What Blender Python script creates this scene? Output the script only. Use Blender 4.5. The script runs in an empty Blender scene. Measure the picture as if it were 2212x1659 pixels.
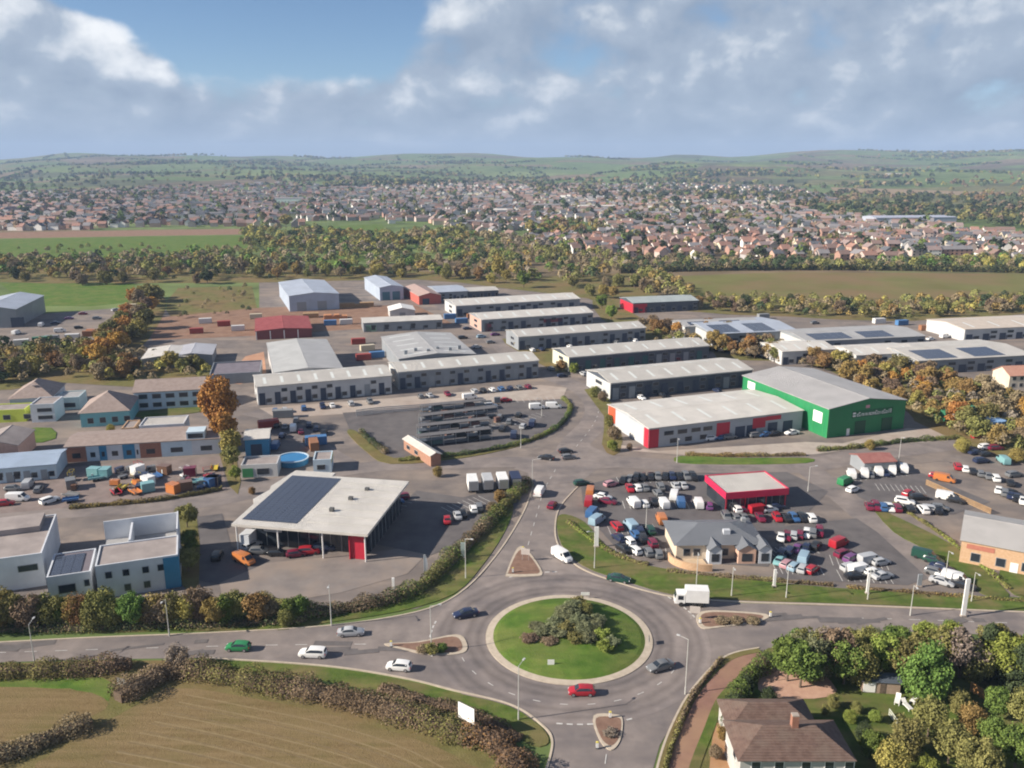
import bpy, math, random
import numpy as np
random.seed(7); rng = np.random.default_rng(7)
scn = bpy.context.scene; col = scn.collection
R = math.radians
# ---------------------------------------------------------------- camera
PW, FOC, HZ, CAMH = 2212.0, 1850.0, 345.0, 80.0      # picture width, focal length and horizon row in picture units
CX, CY = 1106.0, 829.5
PITCH = math.atan((CY - HZ) / FOC); CP, SP = math.cos(PITCH), math.sin(PITCH)
cam = bpy.data.cameras.new("camera"); cam_ob = bpy.data.objects.new("camera", cam); col.objects.link(cam_ob)
cam.sensor_width = 36; cam.lens = 36 * FOC / PW; cam.clip_end = 60000; cam.clip_start = 1
cam_ob.location = (0, 0, CAMH); cam_ob.rotation_euler = (math.pi / 2 - PITCH, 0, 0)
scn.camera = cam_ob
scn.view_settings.view_transform = 'Standard'; scn.view_settings.look = 'None'
scn.view_settings.gamma = 1; scn.view_settings.exposure = 0.88
scn.cycles.filter_width = 2.0
scn.cycles.max_bounces = 5; scn.cycles.diffuse_bounces = 2; scn.cycles.glossy_bounces = 2
scn.cycles.volume_bounces = 0; scn.cycles.transparent_max_bounces = 4
# ---------------------------------------------------------------- sun and sky
SUN_EL = R(28); TX, TY = 0.96, 0.22                      # light travels to the right and a little away
n_ = math.hypot(TX, TY); TX /= n_; TY /= n_
sun = bpy.data.lights.new("sun", 'SUN'); sun.energy = 5.0; sun.angle = R(0.53); sun.color = (1.0, 0.9, 0.76)
sun_ob = bpy.data.objects.new("sun", sun); col.objects.link(sun_ob)
from mathutils import Vector, Matrix
ld = Vector((TX * math.cos(SUN_EL), TY * math.cos(SUN_EL), -math.sin(SUN_EL)))
sun_ob.rotation_euler = ld.to_track_quat('-Z', 'Y').to_euler(); sun_ob.location = (-300, -100, 400)
world = bpy.data.worlds.new("World"); scn.world = world; world.use_nodes = True
def build_sky():
    nt = world.node_tree; nt.nodes.clear(); N = nt.nodes.new; L = nt.links.new
    def val(v): n = N('ShaderNodeValue'); n.outputs[0].default_value = v; return n.outputs[0]
    def mth(op, a, b=None, c=None):
        n = N('ShaderNodeMath'); n.operation = op
        for i, q in enumerate((a, b, c)):
            if q is None: continue
            if isinstance(q, (int, float)): n.inputs[i].default_value = q
            else: L(q, n.inputs[i])
        return n.outputs[0]
    def sstep(x, lo, hi):
        n = N('ShaderNodeMapRange'); n.interpolation_type = 'SMOOTHSTEP'; L(x, n.inputs[0])
        n.inputs[1].default_value = lo; n.inputs[2].default_value = hi; return n.outputs[0]
    sky = N('ShaderNodeTexSky'); sky.sky_type = 'NISHITA'; sky.sun_disc = False
    sky.sun_elevation = SUN_EL; sky.sun_rotation = math.atan2(-TX, -TY); sky.altitude = 80; sky.air_density = 0.8; sky.dust_density = 0.0; sky.ozone_density = 4.0
    bg1 = N('ShaderNodeBackground'); bg1.inputs[1].default_value = 0.06; L(sky.outputs[0], bg1.inputs[0])
    tc = N('ShaderNodeTexCoord'); sep = N('ShaderNodeSeparateXYZ'); L(tc.outputs['Generated'], sep.inputs[0])
    az = mth('ARCTAN2', sep.outputs[0], sep.outputs[1]); el = mth('ARCSINE', sep.outputs[2])
    elc = mth('MAXIMUM', el, 0.0)
    v = mth('MULTIPLY', mth('POWER', elc, 0.8), 3.5)
    def noise(dx, dy, scale, detail, rough, dist=0.0):
        c = N('ShaderNodeCombineXYZ'); L(mth('ADD', mth('MULTIPLY', az, 3.4), dx), c.inputs[0]); L(mth('ADD', v, dy), c.inputs[1])
        n = N('ShaderNodeTexNoise'); L(c.outputs[0], n.inputs['Vector']); n.inputs['Scale'].default_value = scale
        n.inputs['Detail'].default_value = detail; n.inputs['Roughness'].default_value = rough; n.inputs['Distortion'].default_value = dist
        return n.outputs['Fac']
    SX, SY = 3.3, 1.7
    big = noise(SX, SY, 1.5, 2, 0.5); mid = noise(SX + 9, SY, 3.4, 7, 0.52, 0.15)
    up = noise(SX + 9 - 0.06, SY + 0.10, 3.4, 7, 0.52, 0.15)
    wisp = noise(SX + 4, SY + 3, 8, 4, 0.55)
    # broad clear gap left of centre
    def blob(a0, e0, wa, we):
        da = mth('DIVIDE', mth('SUBTRACT', az, a0), wa); de = mth('DIVIDE', mth('SUBTRACT', el, e0), we)
        return mth('SUBTRACT', 1.0, mth('SQRT', mth('ADD', mth('MULTIPLY', da, da), mth('MULTIPLY', de, de))))
    gap = sstep(blob(-0.27, 0.165, 0.25, 0.125), 0.0, 0.55)
    cum = sstep(blob(-0.47, 0.105, 0.16, 0.055), 0.0, 0.5)
    d = mth('ADD', mth('MULTIPLY', big, 0.45), mth('MULTIPLY', mid, 0.75))
    d = mth('ADD', d, 0.13); d = mth('SUBTRACT', d, mth('MULTIPLY', gap, 0.5)); d = mth('ADD', d, mth('MULTIPLY', cum, 0.28))
    d = mth('SUBTRACT', d, mth('MULTIPLY', elc, 0.33))
    d = mth('ADD', d, mth('MULTIPLY', mth('SUBTRACT', 1.0, sstep(el, 0.0, 0.06)), 0.12))
    alpha = mth('MULTIPLY', sstep(d, 0.46, 0.64), 0.96)
    sh = mth('ADD', 0.42, mth('MULTIPLY', mth('SUBTRACT', mid, up), 2.0))
    sh = mth('ADD', sh, mth('MULTIPLY', mth('SUBTRACT', big, 0.5), 0.9))
    sh = mth('ADD', sh, mth('MULTIPLY', cum, mth('MULTIPLY', sstep(el, 0.05, 0.12), 0.5)))
    sh = mth('ADD', sh, mth('MULTIPLY', mth('SUBTRACT', wisp, 0.5), 0.5))
    sh = mth('SUBTRACT', sh, mth('MULTIPLY', sstep(d, 0.66, 0.9), 0.16))
    ramp = N('ShaderNodeValToRGB'); L(sh, ramp.inputs[0]); e = ramp.color_ramp.elements
    e[0].position = 0.0; e[0].color = (0.265, 0.33, 0.43, 1); e[1].position = 1.0; e[1].color = (0.90, 0.91, 0.92, 1)
    m = e.new(0.45); m.color = (0.365, 0.43, 0.525, 1)
    hz = N('ShaderNodeMix'); hz.data_type = 'RGBA'; L(mth('SUBTRACT', 1.0, sstep(el, -0.01, 0.055)), hz.inputs[0])
    L(ramp.outputs[0], hz.inputs[6]); hz.inputs[7].default_value = (0.30, 0.375, 0.475, 1)
    bg2 = N('ShaderNodeBackground'); L(hz.outputs[2], bg2.inputs[0]); bg2.inputs[1].default_value = 0.62
    mix = N('ShaderNodeMixShader'); L(alpha, mix.inputs[0]); L(bg1.outputs[0], mix.inputs[1]); L(bg2.outputs[0], mix.inputs[2])
    out = N('ShaderNodeOutputWorld'); L(mix.outputs[0], out.inputs[0])
build_sky()
# ---------------------------------------------------------------- helpers
def P(x, y, z=0.0):
    a = (x - CX) / FOC; b = -(y - CY) / FOC
    dy = CP + b * SP; dz = -SP + b * CP; t = (z - CAMH) / dz
    return (a * t, dy * t, z)
def Q(X, Y, Z=0.0):
    zz = Y * CP - (Z - CAMH) * SP; u = Y * SP + (Z - CAMH) * CP
    return CX + FOC * X / zz, CY - FOC * u / zz
def link(name, me, parent=None, loc=(0, 0, 0), rz=0.0):
    o = bpy.data.objects.new(name, me); col.objects.link(o); o.parent = parent
    o.location = loc; o.rotation_euler = (0, 0, rz); return o
def tag(o, label, cat, group=None):
    o["label"] = label; o["category"] = cat
    if group: o["group"] = group
    return o
def thing(name, label, cat, loc=(0, 0, 0), rz=0.0, group=None):
    return tag(link(name, None, None, loc, rz), label, cat, group)
def struct(o, label=None, kind='structure'):
    o["kind"] = kind
    if label: o["label"] = label
    return o
def clone(o, parent=None):
    c = o.copy(); col.objects.link(c); c.parent = parent
    for ch in o.children: clone(ch, c)
    return c
class MB:
    def __init__(s): s.v = []; s.f = []; s.m = []
    def poly(s, pts, mi=0):
        i = len(s.v); s.v += [tuple(p) for p in pts]; s.f.append(tuple(range(i, i + len(pts)))); s.m.append(mi); return s
    def box(s, x0, x1, y0, y1, z0, z1, mi=0):
        i = len(s.v)
        s.v += [(x0, y0, z0), (x1, y0, z0), (x1, y1, z0), (x0, y1, z0), (x0, y0, z1), (x1, y0, z1), (x1, y1, z1), (x0, y1, z1)]
        for f in ((0, 3, 2, 1), (4, 5, 6, 7), (0, 1, 5, 4), (1, 2, 6, 5), (2, 3, 7, 6), (3, 0, 4, 7)):
            s.f.append(tuple(i + k for k in f)); s.m.append(mi)
        return s
    def prism(s, pts, z0, z1, mi=0, bottom=False):
        n = len(pts); i = len(s.v)
        s.v += [(p[0], p[1], z0) for p in pts] + [(p[0], p[1], z1) for p in pts]
        s.f.append(tuple(i + n + k for k in range(n))); s.m.append(mi)
        if bottom: s.f.append(tuple(i + k for k in reversed(range(n)))); s.m.append(mi)
        for k in range(n):
            j = (k + 1) % n; s.f.append((i + k, i + j, i + n + j, i + n + k)); s.m.append(mi)
        return s
    def rings(s, rs, mi=0, caps=True):
        i = len(s.v); n = len(rs[0])
        for r in rs: s.v += [tuple(p) for p in r]
        for a in range(len(rs) - 1):
            for k in range(n):
                j = (k + 1) % n; s.f.append((i + a * n + k, i + a * n + j, i + (a + 1) * n + j, i + (a + 1) * n + k)); s.m.append(mi)
        if caps:
            s.f.append(tuple(i + k for k in reversed(range(n)))); s.m.append(mi)
            s.f.append(tuple(i + (len(rs) - 1) * n + k for k in range(n))); s.m.append(mi)
        return s
    def tube(s, p0, p1, r0, r1=None, n=8, mi=0):
        r1 = r0 if r1 is None else r1; p0 = Vector(p0); p1 = Vector(p1); d = (p1 - p0).normalized()
        a = d.orthogonal().normalized(); b = d.cross(a); rs = []
        for p, r in ((p0, r0), (p1, r1)):
            rs.append([p + (a * math.cos(t) + b * math.sin(t)) * r for t in [2 * math.pi * k / n for k in range(n)]])
        return s.rings(rs, mi)
    def mesh(s, name, mats):
        me = bpy.data.meshes.new(name); me.from_pydata(s.v, [], s.f)
        for m in (mats if isinstance(mats, (list, tuple)) else [mats]): me.materials.append(m)
        if any(s.m): me.polygons.foreach_set('material_index', s.m)
        me.update(); return me
    def build(s, name, mats, parent=None, loc=(0, 0, 0), rz=0.0):
        return link(name, s.mesh(name, mats), parent, loc, rz)
# ---- materials
MATS = {}
def M(name, c1, c2=None, scale=0.5, rough=0.85, detail=5, bump=0.0, bscale=8.0, metal=0.0, spec=0.3, big=None, bigscale=0.02, bigamt=0.5,
      wave=None, wavedist=0.08, var=None, emit=None, objrand=0.0, streak=None):
    if name in MATS: return MATS[name]
    m = bpy.data.materials.new(name); m.use_nodes = True; nt = m.node_tree; N = nt.nodes.new; L = nt.links.new
    b = nt.nodes['Principled BSDF']; b.inputs['Roughness'].default_value = rough; b.inputs['Metallic'].default_value = metal
    b.inputs['Specular IOR Level'].default_value = spec
    c2 = c2 or tuple(min(1, k * 1.25) for k in c1)
    tc = N('ShaderNodeTexCoord'); co = tc.outputs['Object']
    def noise(sc, dt=detail, ro=0.6):
        n = N('ShaderNodeTexNoise'); L(co, n.inputs['Vector']); n.inputs['Scale'].default_value = sc; n.inputs['Detail'].default_value = dt; n.inputs['Roughness'].default_value = ro; return n.outputs['Fac']
    def mixc(f, a, bb, blend='MIX'):
        n = N('ShaderNodeMix'); n.data_type = 'RGBA'; n.blend_type = blend
        for k, q in ((0, f), (6, a), (7, bb)):
            if isinstance(q, (int, float)): n.inputs[k].default_value = q
            elif isinstance(q, tuple): n.inputs[k].default_value = (*q[:3], 1)
            else: L(q, n.inputs[k])
        return n.outputs[2]
    def mr(x, lo, hi, a=0.0, z=1.0):
        n = N('ShaderNodeMapRange'); L(x, n.inputs[0]); n.inputs[1].default_value = lo; n.inputs[2].default_value = hi; n.inputs[3].default_value = a; n.inputs[4].default_value = z; return n.outputs[0]
    if var:
        at = N('ShaderNodeAttribute'); at.attribute_name = var; fac = at.outputs['Fac']
    else: fac = mr(noise(scale), 0.32, 0.68)
    c = mixc(fac, c1, c2)
    if big: c = mixc(mr(noise(bigscale, 4), 0.42, 0.62, 0, bigamt), c, big)
    if streak:
        mp = N('ShaderNodeMapping'); mp.inputs['Rotation'].default_value = (0, 0, streak[0]); mp.inputs['Scale'].default_value = (streak[1], streak[2], 1); L(co, mp.inputs[0]); sn = N('ShaderNodeTexNoise'); sn.inputs['Scale'].default_value = 1; sn.inputs['Detail'].default_value = 5; L(mp.outputs[0], sn.inputs['Vector']); c = mixc(mr(sn.outputs['Fac'], .35, .65, 0, streak[3]), c, streak[4])
    if objrand:
        oi = N('ShaderNodeObjectInfo'); hs = N('ShaderNodeHueSaturation'); L(c, hs.inputs['Color'])
        L(mr(oi.outputs['Random'], 0, 1, 0.5 - objrand * 0.12, 0.5 + objrand * 0.12), hs.inputs['Hue'])
        L(mr(oi.outputs['Random'], 0, 1, 1 - objrand, 1 + objrand), hs.inputs['Value']); c = hs.outputs[0]
    L(c, b.inputs['Base Color'])
    h = None
    if wave:
        mp = N('ShaderNodeMapping'); L(co, mp.inputs[0]); w = N('ShaderNodeTexWave'); w.wave_type = 'BANDS'; w.bands_direction = wave[0]
        L(co, w.inputs['Vector']); w.inputs['Scale'].default_value = wave[1]; w.inputs['Distortion'].default_value = 2.5 if wave[0] == 'DIAGONAL' else 0; bp = N('ShaderNodeBump'); bp.inputs['Strength'].default_value = 0.5; bp.inputs['Distance'].default_value = wavedist
        L(w.outputs['Fac'], bp.inputs['Height']); L(bp.outputs[0], b.inputs['Normal']); h = bp
    if bump:
        bp = N('ShaderNodeBump'); bp.inputs['Strength'].default_value = min(1, bump); bp.inputs['Distance'].default_value = 0.15; L(noise(bscale, 6, 0.7), bp.inputs['Height'])
        if h: L(h.outputs[0], bp.inputs['Normal'])
        L(bp.outputs[0], b.inputs['Normal'])
    if emit: b.inputs['Emission Color'].default_value = (*emit, 1); b.inputs['Emission Strength'].default_value = 1
    MATS[name] = m; return m
def plain(name, c, rough=0.6, metal=0.0, spec=0.4): return M(name, c, tuple(min(1, k * 1.12) for k in c), scale=0.8, rough=rough, metal=metal, spec=spec, detail=3)
ASPH = M('asphalt', (.185, .158, .148), (.26, .223, .208), scale=0.3, rough=.9, bump=.25, bscale=12, big=(.125, .112, .115), bigscale=.11, bigamt=.85, streak=(.3, .04, .35, .45, (.24, .205, .19)))
YARD = M('yard_surface', (.16, .135, .124), (.25, .21, .188), scale=0.2, rough=.92, bump=.2, bscale=9, big=(.28, .225, .185), bigscale=.05, bigamt=.85, streak=(.35, .03, .12, .6, (.10, .092, .095)))
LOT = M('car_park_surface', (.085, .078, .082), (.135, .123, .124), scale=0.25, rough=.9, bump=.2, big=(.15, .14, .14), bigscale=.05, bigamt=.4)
PAVE = M('pavement_surface', (.26, .225, .205), (.33, .29, .265), scale=.5, rough=.9, bump=.15)
CONC = M('concrete', (.33, .285, .25), (.43, .375, .33), scale=.3, rough=.9, bump=.15, big=(.3, .22, .18), bigscale=.05, bigamt=.5)
KERB = M('kerb_stone', (.40, .34, .27), (.50, .43, .35), scale=1, rough=.9)
REDPATH = M('red_path_surface', (.20, .11, .085), (.27, .15, .115), scale=.4, rough=.92, bump=.2, big=(.30, .19, .12), bigscale=.12, bigamt=.7)
WHITE = plain('white_paint', (.74, .73, .72), .5)
LINE = M('road_marking_paint', (.42, .41, .40), (.6, .59, .57), scale=1.2, rough=.8)
GRASS = M('grass', (.062, .105, .02), (.125, .17, .038), scale=.5, rough=.95, bump=.7, bscale=4, big=(.19, .155, .07), bigscale=.13, bigamt=.95, spec=.1, streak=(.1, .06, .5, .5, (.05, .075, .02)))
GRASSB = M('bright_grass', (.06, .125, .018), (.125, .20, .036), scale=.45, rough=.95, bump=.7, bscale=3, big=(.17, .185, .055), bigscale=.12, bigamt=.75, spec=.1, streak=(.8, .12, .5, .45, (.05, .095, .02)))
ROUGH = M('rough_grass', (.105, .105, .035), (.18, .165, .065), scale=.35, rough=.95, bump=.8, bscale=3, big=(.20, .135, .07), bigscale=.05, bigamt=.75, spec=.1)
SOIL = M('soil', (.20, .12, .085), (.28, .18, .13), scale=.2, rough=.95, bump=.6, bscale=2, spec=.1)
GLASS = M('dark_glass', (.018, .024, .034), (.03, .038, .05), scale=.3, rough=.08, spec=.6)
BLACK = plain('black_rubber', (.02, .02, .022), .8)
STEEL = plain('galvanised_steel', (.42, .43, .44), .45, .4)
TIMBER = M('timber', (.28, .17, .09), (.40, .27, .15), scale=1.5, rough=.85)
BARK = M('bark', (.10, .075, .055), (.17, .13, .10), scale=3, rough=.95, bump=.5)
# ---------------------------------------------------------------- ground and terrain
def lerp(x, xs, ys): return np.interp(x, xs, ys)
def hgt(x, y):
    x = np.asarray(x, float); y = np.asarray(y, float)
    u = CX + FOC * x / np.maximum(y, 1) * 1.0
    ridge = lerp(u, [-800, 0, 60, 150, 500, 850, 1000, 1300, 1400, 1450, 1560, 1700, 1900, 2212, 3000], [66, 74, 84, 104, 108, 112, 106, 98, 102, 116, 106, 122, 140, 160, 168])
    t = np.clip((y - 2200) / 4300, 0, 1)
    roll = 13 * np.sin(x / 410 + y / 730) + 9 * np.sin(x / 230 - y / 390 + 1.3) + 5 * np.sin(x / 120 + y / 160)
    z = (ridge + 60 * 0) * t ** 1.25 + roll * np.clip((y - 1700) / 2200, 0, 1) * np.clip((9000 - y) / 2500, 0, 1)
    z = z - np.clip((y - 6600) / 3000, 0, 1) * 260
    return np.where(y < 1400, 0.0, z)
def h1(x, y): return float(hgt(x, y))
def build_terrain():
    ys = np.concatenate([np.linspace(-300, 1400, 18), np.geomspace(1450, 7000, 70), [7600, 8600, 10500, 14000]])
    us = np.linspace(-1.15, 1.15, 121)
    V = []; F = []
    for y in ys:
        w = max(y, 0) * 1.0 + 420
        xs = us * w
        for x, z in zip(xs, hgt(xs, np.full_like(xs, y))): V.append((x, y, float(z)))
    n = len(us)
    for a in range(len(ys) - 1):
        for k in range(n - 1): F.append((a * n + k, a * n + k + 1, (a + 1) * n + k + 1, (a + 1) * n + k))
    m = bpy.data.materials.new('countryside'); m.use_nodes = True; nt = m.node_tree; N = nt.nodes.new; L = nt.links.new
    b = nt.nodes['Principled BSDF']; b.inputs['Roughness'].default_value = .95; b.inputs['Specular IOR Level'].default_value = .1
    tc = N('ShaderNodeTexCoord'); mp = N('ShaderNodeMapping'); mp.inputs['Scale'].default_value = (1 / 300, 1 / 230, 0); mp.inputs['Rotation'].default_value = (0, 0, .35); L(tc.outputs['Object'], mp.inputs[0])
    nz = N('ShaderNodeTexNoise'); nz.inputs['Scale'].default_value = .004; nz.inputs['Detail'].default_value = 3; L(tc.outputs['Object'], nz.inputs['Vector'])
    va = N('ShaderNodeVectorMath'); va.operation = 'MULTIPLY_ADD'; L(nz.outputs['Color'], va.inputs[0]); va.inputs[1].default_value = (.7, .7, 0); L(mp.outputs[0], va.inputs[2])
    vo = N('ShaderNodeTexVoronoi'); vo.distance = 'CHEBYCHEV'; vo.voronoi_dimensions = '2D'; L(va.outputs[0], vo.inputs['Vector']); vo.inputs['Scale'].default_value = 1
    rp = N('ShaderNodeValToRGB'); rp.color_ramp.interpolation = 'CONSTANT'; sp = N('ShaderNodeSeparateColor'); L(vo.outputs['Color'], sp.inputs[0]); L(sp.outputs[0], rp.inputs[0])
    cs = [(0, (.12, .17, .06)), (.2, (.15, .20, .075)), (.38, (.16, .16, .075)), (.5, (.10, .115, .06)), (.62, (.20, .155, .10)), (.72, (.13, .19, .065)), (.86, (.14, .115, .075)), (.93, (.18, .23, .09))]
    el = rp.color_ramp.elements; el[0].position = 0; el[0].color = (*cs[0][1], 1); el[1].position = cs[1][0]; el[1].color = (*cs[1][1], 1)
    for p, c in cs[2:]: e = el.new(p); e.color = (*c, 1)
    ed = N('ShaderNodeTexVoronoi'); ed.feature = 'DISTANCE_TO_EDGE'; ed.voronoi_dimensions = '2D'; L(va.outputs[0], ed.inputs['Vector']); ed.inputs['Scale'].default_value = 1
    n2 = N('ShaderNodeTexNoise'); n2.inputs['Scale'].default_value = .03; n2.inputs['Detail'].default_value = 6; L(tc.outputs['Object'], n2.inputs['Vector'])
    mx2 = N('ShaderNodeMix'); mx2.data_type = 'RGBA'; mx2.blend_type = 'MULTIPLY'; mx2.inputs[0].default_value = .7; L(rp.outputs[0], mx2.inputs[6])
    r2 = N('ShaderNodeValToRGB'); L(n2.outputs['Fac'], r2.inputs[0]); r2.color_ramp.elements[0].position = .3; r2.color_ramp.elements[0].color = (.45, .45, .45, 1); r2.color_ramp.elements[1].position = .7; r2.color_ramp.elements[1].color = (1.3, 1.25, 1.2, 1); L(r2.outputs[0], mx2.inputs[7])
    L(mx2.outputs[2], b.inputs['Base Color'])
    me = bpy.data.meshes.new('ground'); me.from_pydata(V, [], F); me.materials.append(m)
    for p in me.polygons: p.use_smooth = True
    struct(link('ground', me), 'rolling farmland and hills reaching to the horizon')
build_terrain()
def smooth(pts, n=6, closed=True):
    out = []; m = len(pts)
    rngk = range(m) if closed else range(m - 1)
    for i in rngk:
        p0, p1, p2, p3 = (pts[(i - 1) % m] if closed or i > 0 else pts[0]), pts[i], pts[(i + 1) % m], (pts[(i + 2) % m] if closed or i + 2 < m else pts[-1])
        for k in range(n):
            t = k / n
            out.append(tuple(0.5 * ((2 * p1[d]) + (-p0[d] + p2[d]) * t + (2 * p0[d] - 5 * p1[d] + 4 * p2[d] - p3[d]) * t * t + (-p0[d] + 3 * p1[d] - 3 * p2[d] + p3[d]) * t ** 3) for d in (0, 1)))
    if not closed: out.append(pts[-1])
    return out
ZL = {}
def sheet(name, pts, mat, z, label, sm=0, edge=0.0, px=True):
    w = [P(*p)[:2] for p in pts] if px else pts
    if sm: w = smooth(w, sm)
    mb = MB()
    if edge: mb.prism(w, 0, z)
    else: mb.poly([(p[0], p[1], z) for p in w])
    return struct(mb.build(name, mat), label)
def ribbon(name, pts, width, mat, z, label, px=True, edge=0.0):
    w = smooth([P(*p)[:2] for p in pts] if px else pts, 8, False); a = []; b = []
    for i, p in enumerate(w):
        q0 = w[max(0, i - 1)]; q1 = w[min(len(w) - 1, i + 1)]; dx, dy = q1[0] - q0[0], q1[1] - q0[1]; l = math.hypot(dx, dy) or 1
        nx, ny = -dy / l * width / 2, dx / l * width / 2; a.append((p[0] + nx, p[1] + ny)); b.append((p[0] - nx, p[1] - ny))
    return sheet(name, a + b[::-1], mat, z, label, px=False, edge=edge)
def strip(pts, width, z0, z1, mb=None):
    "raised strip that follows a world path"
    mb = mb or MB(); a = []; b = []
    for i, p in enumerate(pts):
        q0 = pts[max(0, i - 1)]; q1 = pts[min(len(pts) - 1, i + 1)]; dx, dy = q1[0] - q0[0], q1[1] - q0[1]; l = math.hypot(dx, dy) or 1
        nx, ny = -dy / l * width / 2, dx / l * width / 2; a.append((p[0] + nx, p[1] + ny)); b.append((p[0] - nx, p[1] - ny))
    return mb.prism(a + b[::-1], z0, z1)
# far and near fields
sheet('field', [(0, 612), (55, 612), (292, 612), (286, 652), (200, 662), (60, 660)], GRASSB, .02, 'bright green playing field beside the grey shed', 0)
sheet('field', [(385, 622), (545, 618), (560, 690), (360, 700), (360, 650)], ROUGH, .02, 'rough grass plot between the orange trees and the sheds')
sheet('field', [(1370, 600), (1700, 588), (2260, 592), (2260, 648), (1900, 645), (1500, 640), (1380, 625)], M('pasture', (.125, .125, .04), (.17, .165, .06), scale=.03, rough=.95, bump=.5, bscale=1, big=(.20, .135, .075), bigscale=.012, bigamt=.85, spec=.1), .02, 'olive and brown pasture below the dark hedge')
sheet('field', [(-40, 518), (300, 511), (540, 508), (560, 540), (300, 562), (-40, 568)], GRASSB, .02, 'green meadow strip below the allotments')
sheet('field', [(680, 490), (826, 484), (838, 512), (800, 516), (700, 504)], GRASSB, .02, 'small bright green field in front of the town')
sheet('field', [(700, 536), (800, 528), (830, 560), (700, 572)], GRASSB, .02, 'green clearing between the autumn woods')
sheet('field', [(-40, 503), (300, 497), (560, 494), (560, 506), (300, 510), (-40, 516)], SOIL, .02, 'brown allotment ground in front of the town')
sheet('field', [(900, 500), (1010, 492), (1010, 516), (930, 520)], GRASSB, .02, 'narrow green paddock behind the wood')
sheet('ploughed_field', [(1790, 400), (2300, 388), (2300, 418), (1950, 424), (1800, 412)], M('tan_field', (.24, .17, .10), (.30, .22, .13), scale=.02, rough=.95), .35, 'tan ploughed field on the rise behind the town')
# estate ground
sheet('yard', [(-60, 1295), (-60, 690), (300, 662), (345, 650), (380, 700), (560, 690), (560, 598), (900, 590), (1400, 640), (1800, 672), (2280, 660), (2280, 1330), (1700, 1305), (1450, 1290), (1310, 1262), (1200, 1240), (1010, 1270), (900, 1315), (640, 1335), (420, 1290)], YARD, .03, 'worn grey asphalt of the trading estate yards')
RC = P(1228.5, 1379.5)[:2]; RC = (9.85, 132.6)
def disc(r, z, mat, name, label, z0=None, n=96):
    pts = [(RC[0] + r * math.cos(2 * math.pi * k / n), RC[1] + r * math.sin(2 * math.pi * k / n)) for k in range(n)]
    mb = MB()
    if z0 is None: mb.poly([(p[0], p[1], z) for p in pts])
    else: mb.prism(pts, z0, z)
    return struct(mb.build(name, mat), label)
def ring_asphalt():
    m = ASPH.copy(); m.name = 'roundabout_asphalt'; nt = m.node_tree; N = nt.nodes.new; L = nt.links.new; b = nt.nodes['Principled BSDF']
    src = b.inputs['Base Color'].links[0].from_socket; tc = N('ShaderNodeTexCoord')
    vm = N('ShaderNodeVectorMath'); vm.operation = 'SUBTRACT'; L(tc.outputs['Object'], vm.inputs[0]); vm.inputs[1].default_value = (RC[0], RC[1], 0.055)
    ln = N('ShaderNodeVectorMath'); ln.operation = 'LENGTH'; L(vm.outputs[0], ln.inputs[0])
    nz = N('ShaderNodeTexNoise'); nz.inputs['Scale'].default_value = .35; L(tc.outputs['Object'], nz.inputs['Vector'])
    ad = N('ShaderNodeMath'); ad.operation = 'MULTIPLY_ADD'; L(nz.outputs['Fac'], ad.inputs[0]); ad.inputs[1].default_value = 1.1; L(ln.outputs['Value'], ad.inputs[2])
    rp = N('ShaderNodeValToRGB'); mr = N('ShaderNodeMapRange'); L(ad.outputs[0], mr.inputs[0]); mr.inputs[1].default_value = 14; mr.inputs[2].default_value = 26; L(mr.outputs[0], rp.inputs[0])
    e = rp.color_ramp.elements; e[0].position = 0; e[0].color = (.95, .95, .95, 1); e[1].position = 1; e[1].color = (1.05, 1.03, 1.0, 1)
    for p, g in ((.12, .98), (.18, .72), (.25, .95), (.34, .74), (.42, 1.05), (.53, 1.0), (.6, .76), (.68, .98), (.75, .8), (.83, 1.1)): x = e.new(p); x.color = (g, g, g * 1.01, 1)
    mx = N('ShaderNodeMix'); mx.data_type = 'RGBA'; mx.blend_type = 'MULTIPLY'; mx.inputs[0].default_value = 1; L(src, mx.inputs[6]); L(rp.outputs[0], mx.inputs[7]); L(mx.outputs[2], b.inputs['Base Color'])
    return m
disc(24.2, .062, ring_asphalt(), 'road', 'circulating carriageway of the roundabout')
sheet('road', [(-90, 1393), (200, 1378), (450, 1368), (700, 1353), (860, 1331), (950, 1306), (1010, 1272), (1180, 1330), (1180, 1560), (1100, 1520), (980, 1491), (870, 1463), (700, 1437), (480, 1421), (200, 1425), (-90, 1434)], ASPH, .048, 'two lane road leading west past the hedges', 0)
sheet('road', [(985, 1297), (1045, 1240), (1098, 1168), (1132, 1105), (1150, 1052), (1140, 1022), (1110, 1012), (1200, 975), (1232, 940), (1290, 970), (1330, 985), (1268, 1030), (1215, 1085), (1200, 1130), (1205, 1180), (1245, 1228), (1335, 1266), (1229, 1330)], ASPH, .052, 'road leading north from the roundabout to the estate')
sheet('road', [(1320, 1258), (1450, 1291), (1600, 1303), (1850, 1311), (2300, 1327), (2300, 1378), (1900, 1362), (1640, 1430), (1560, 1455), (1480, 1530), (1400, 1590), (1300, 1400)], ASPH, .044, 'road leading east past the dealerships')
sheet('road', [(1160, 1555), (1195, 1600), (1170, 1700), (1400, 1700), (1425, 1610), (1475, 1525), (1440, 1440), (1200, 1460)], ASPH, .04, 'road leading south out of the roundabout')
ribbon('road', [(1215, 1010), (1245, 955), (1283, 915), (1292, 880), (1270, 850), (1225, 826), (1140, 795), (1080, 745), (1010, 695), (950, 655)], 9, ASPH, .056, 'estate road winding between the long units')
ribbon('road', [(1230, 1008), (1120, 998), (950, 1003), (830, 1006), (720, 1020), (600, 1045), (480, 1078), (300, 1095), (140, 1106), (-60, 1122)], 8, ASPH, .06, 'lane between the white roofed showroom and the tool yards')
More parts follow.
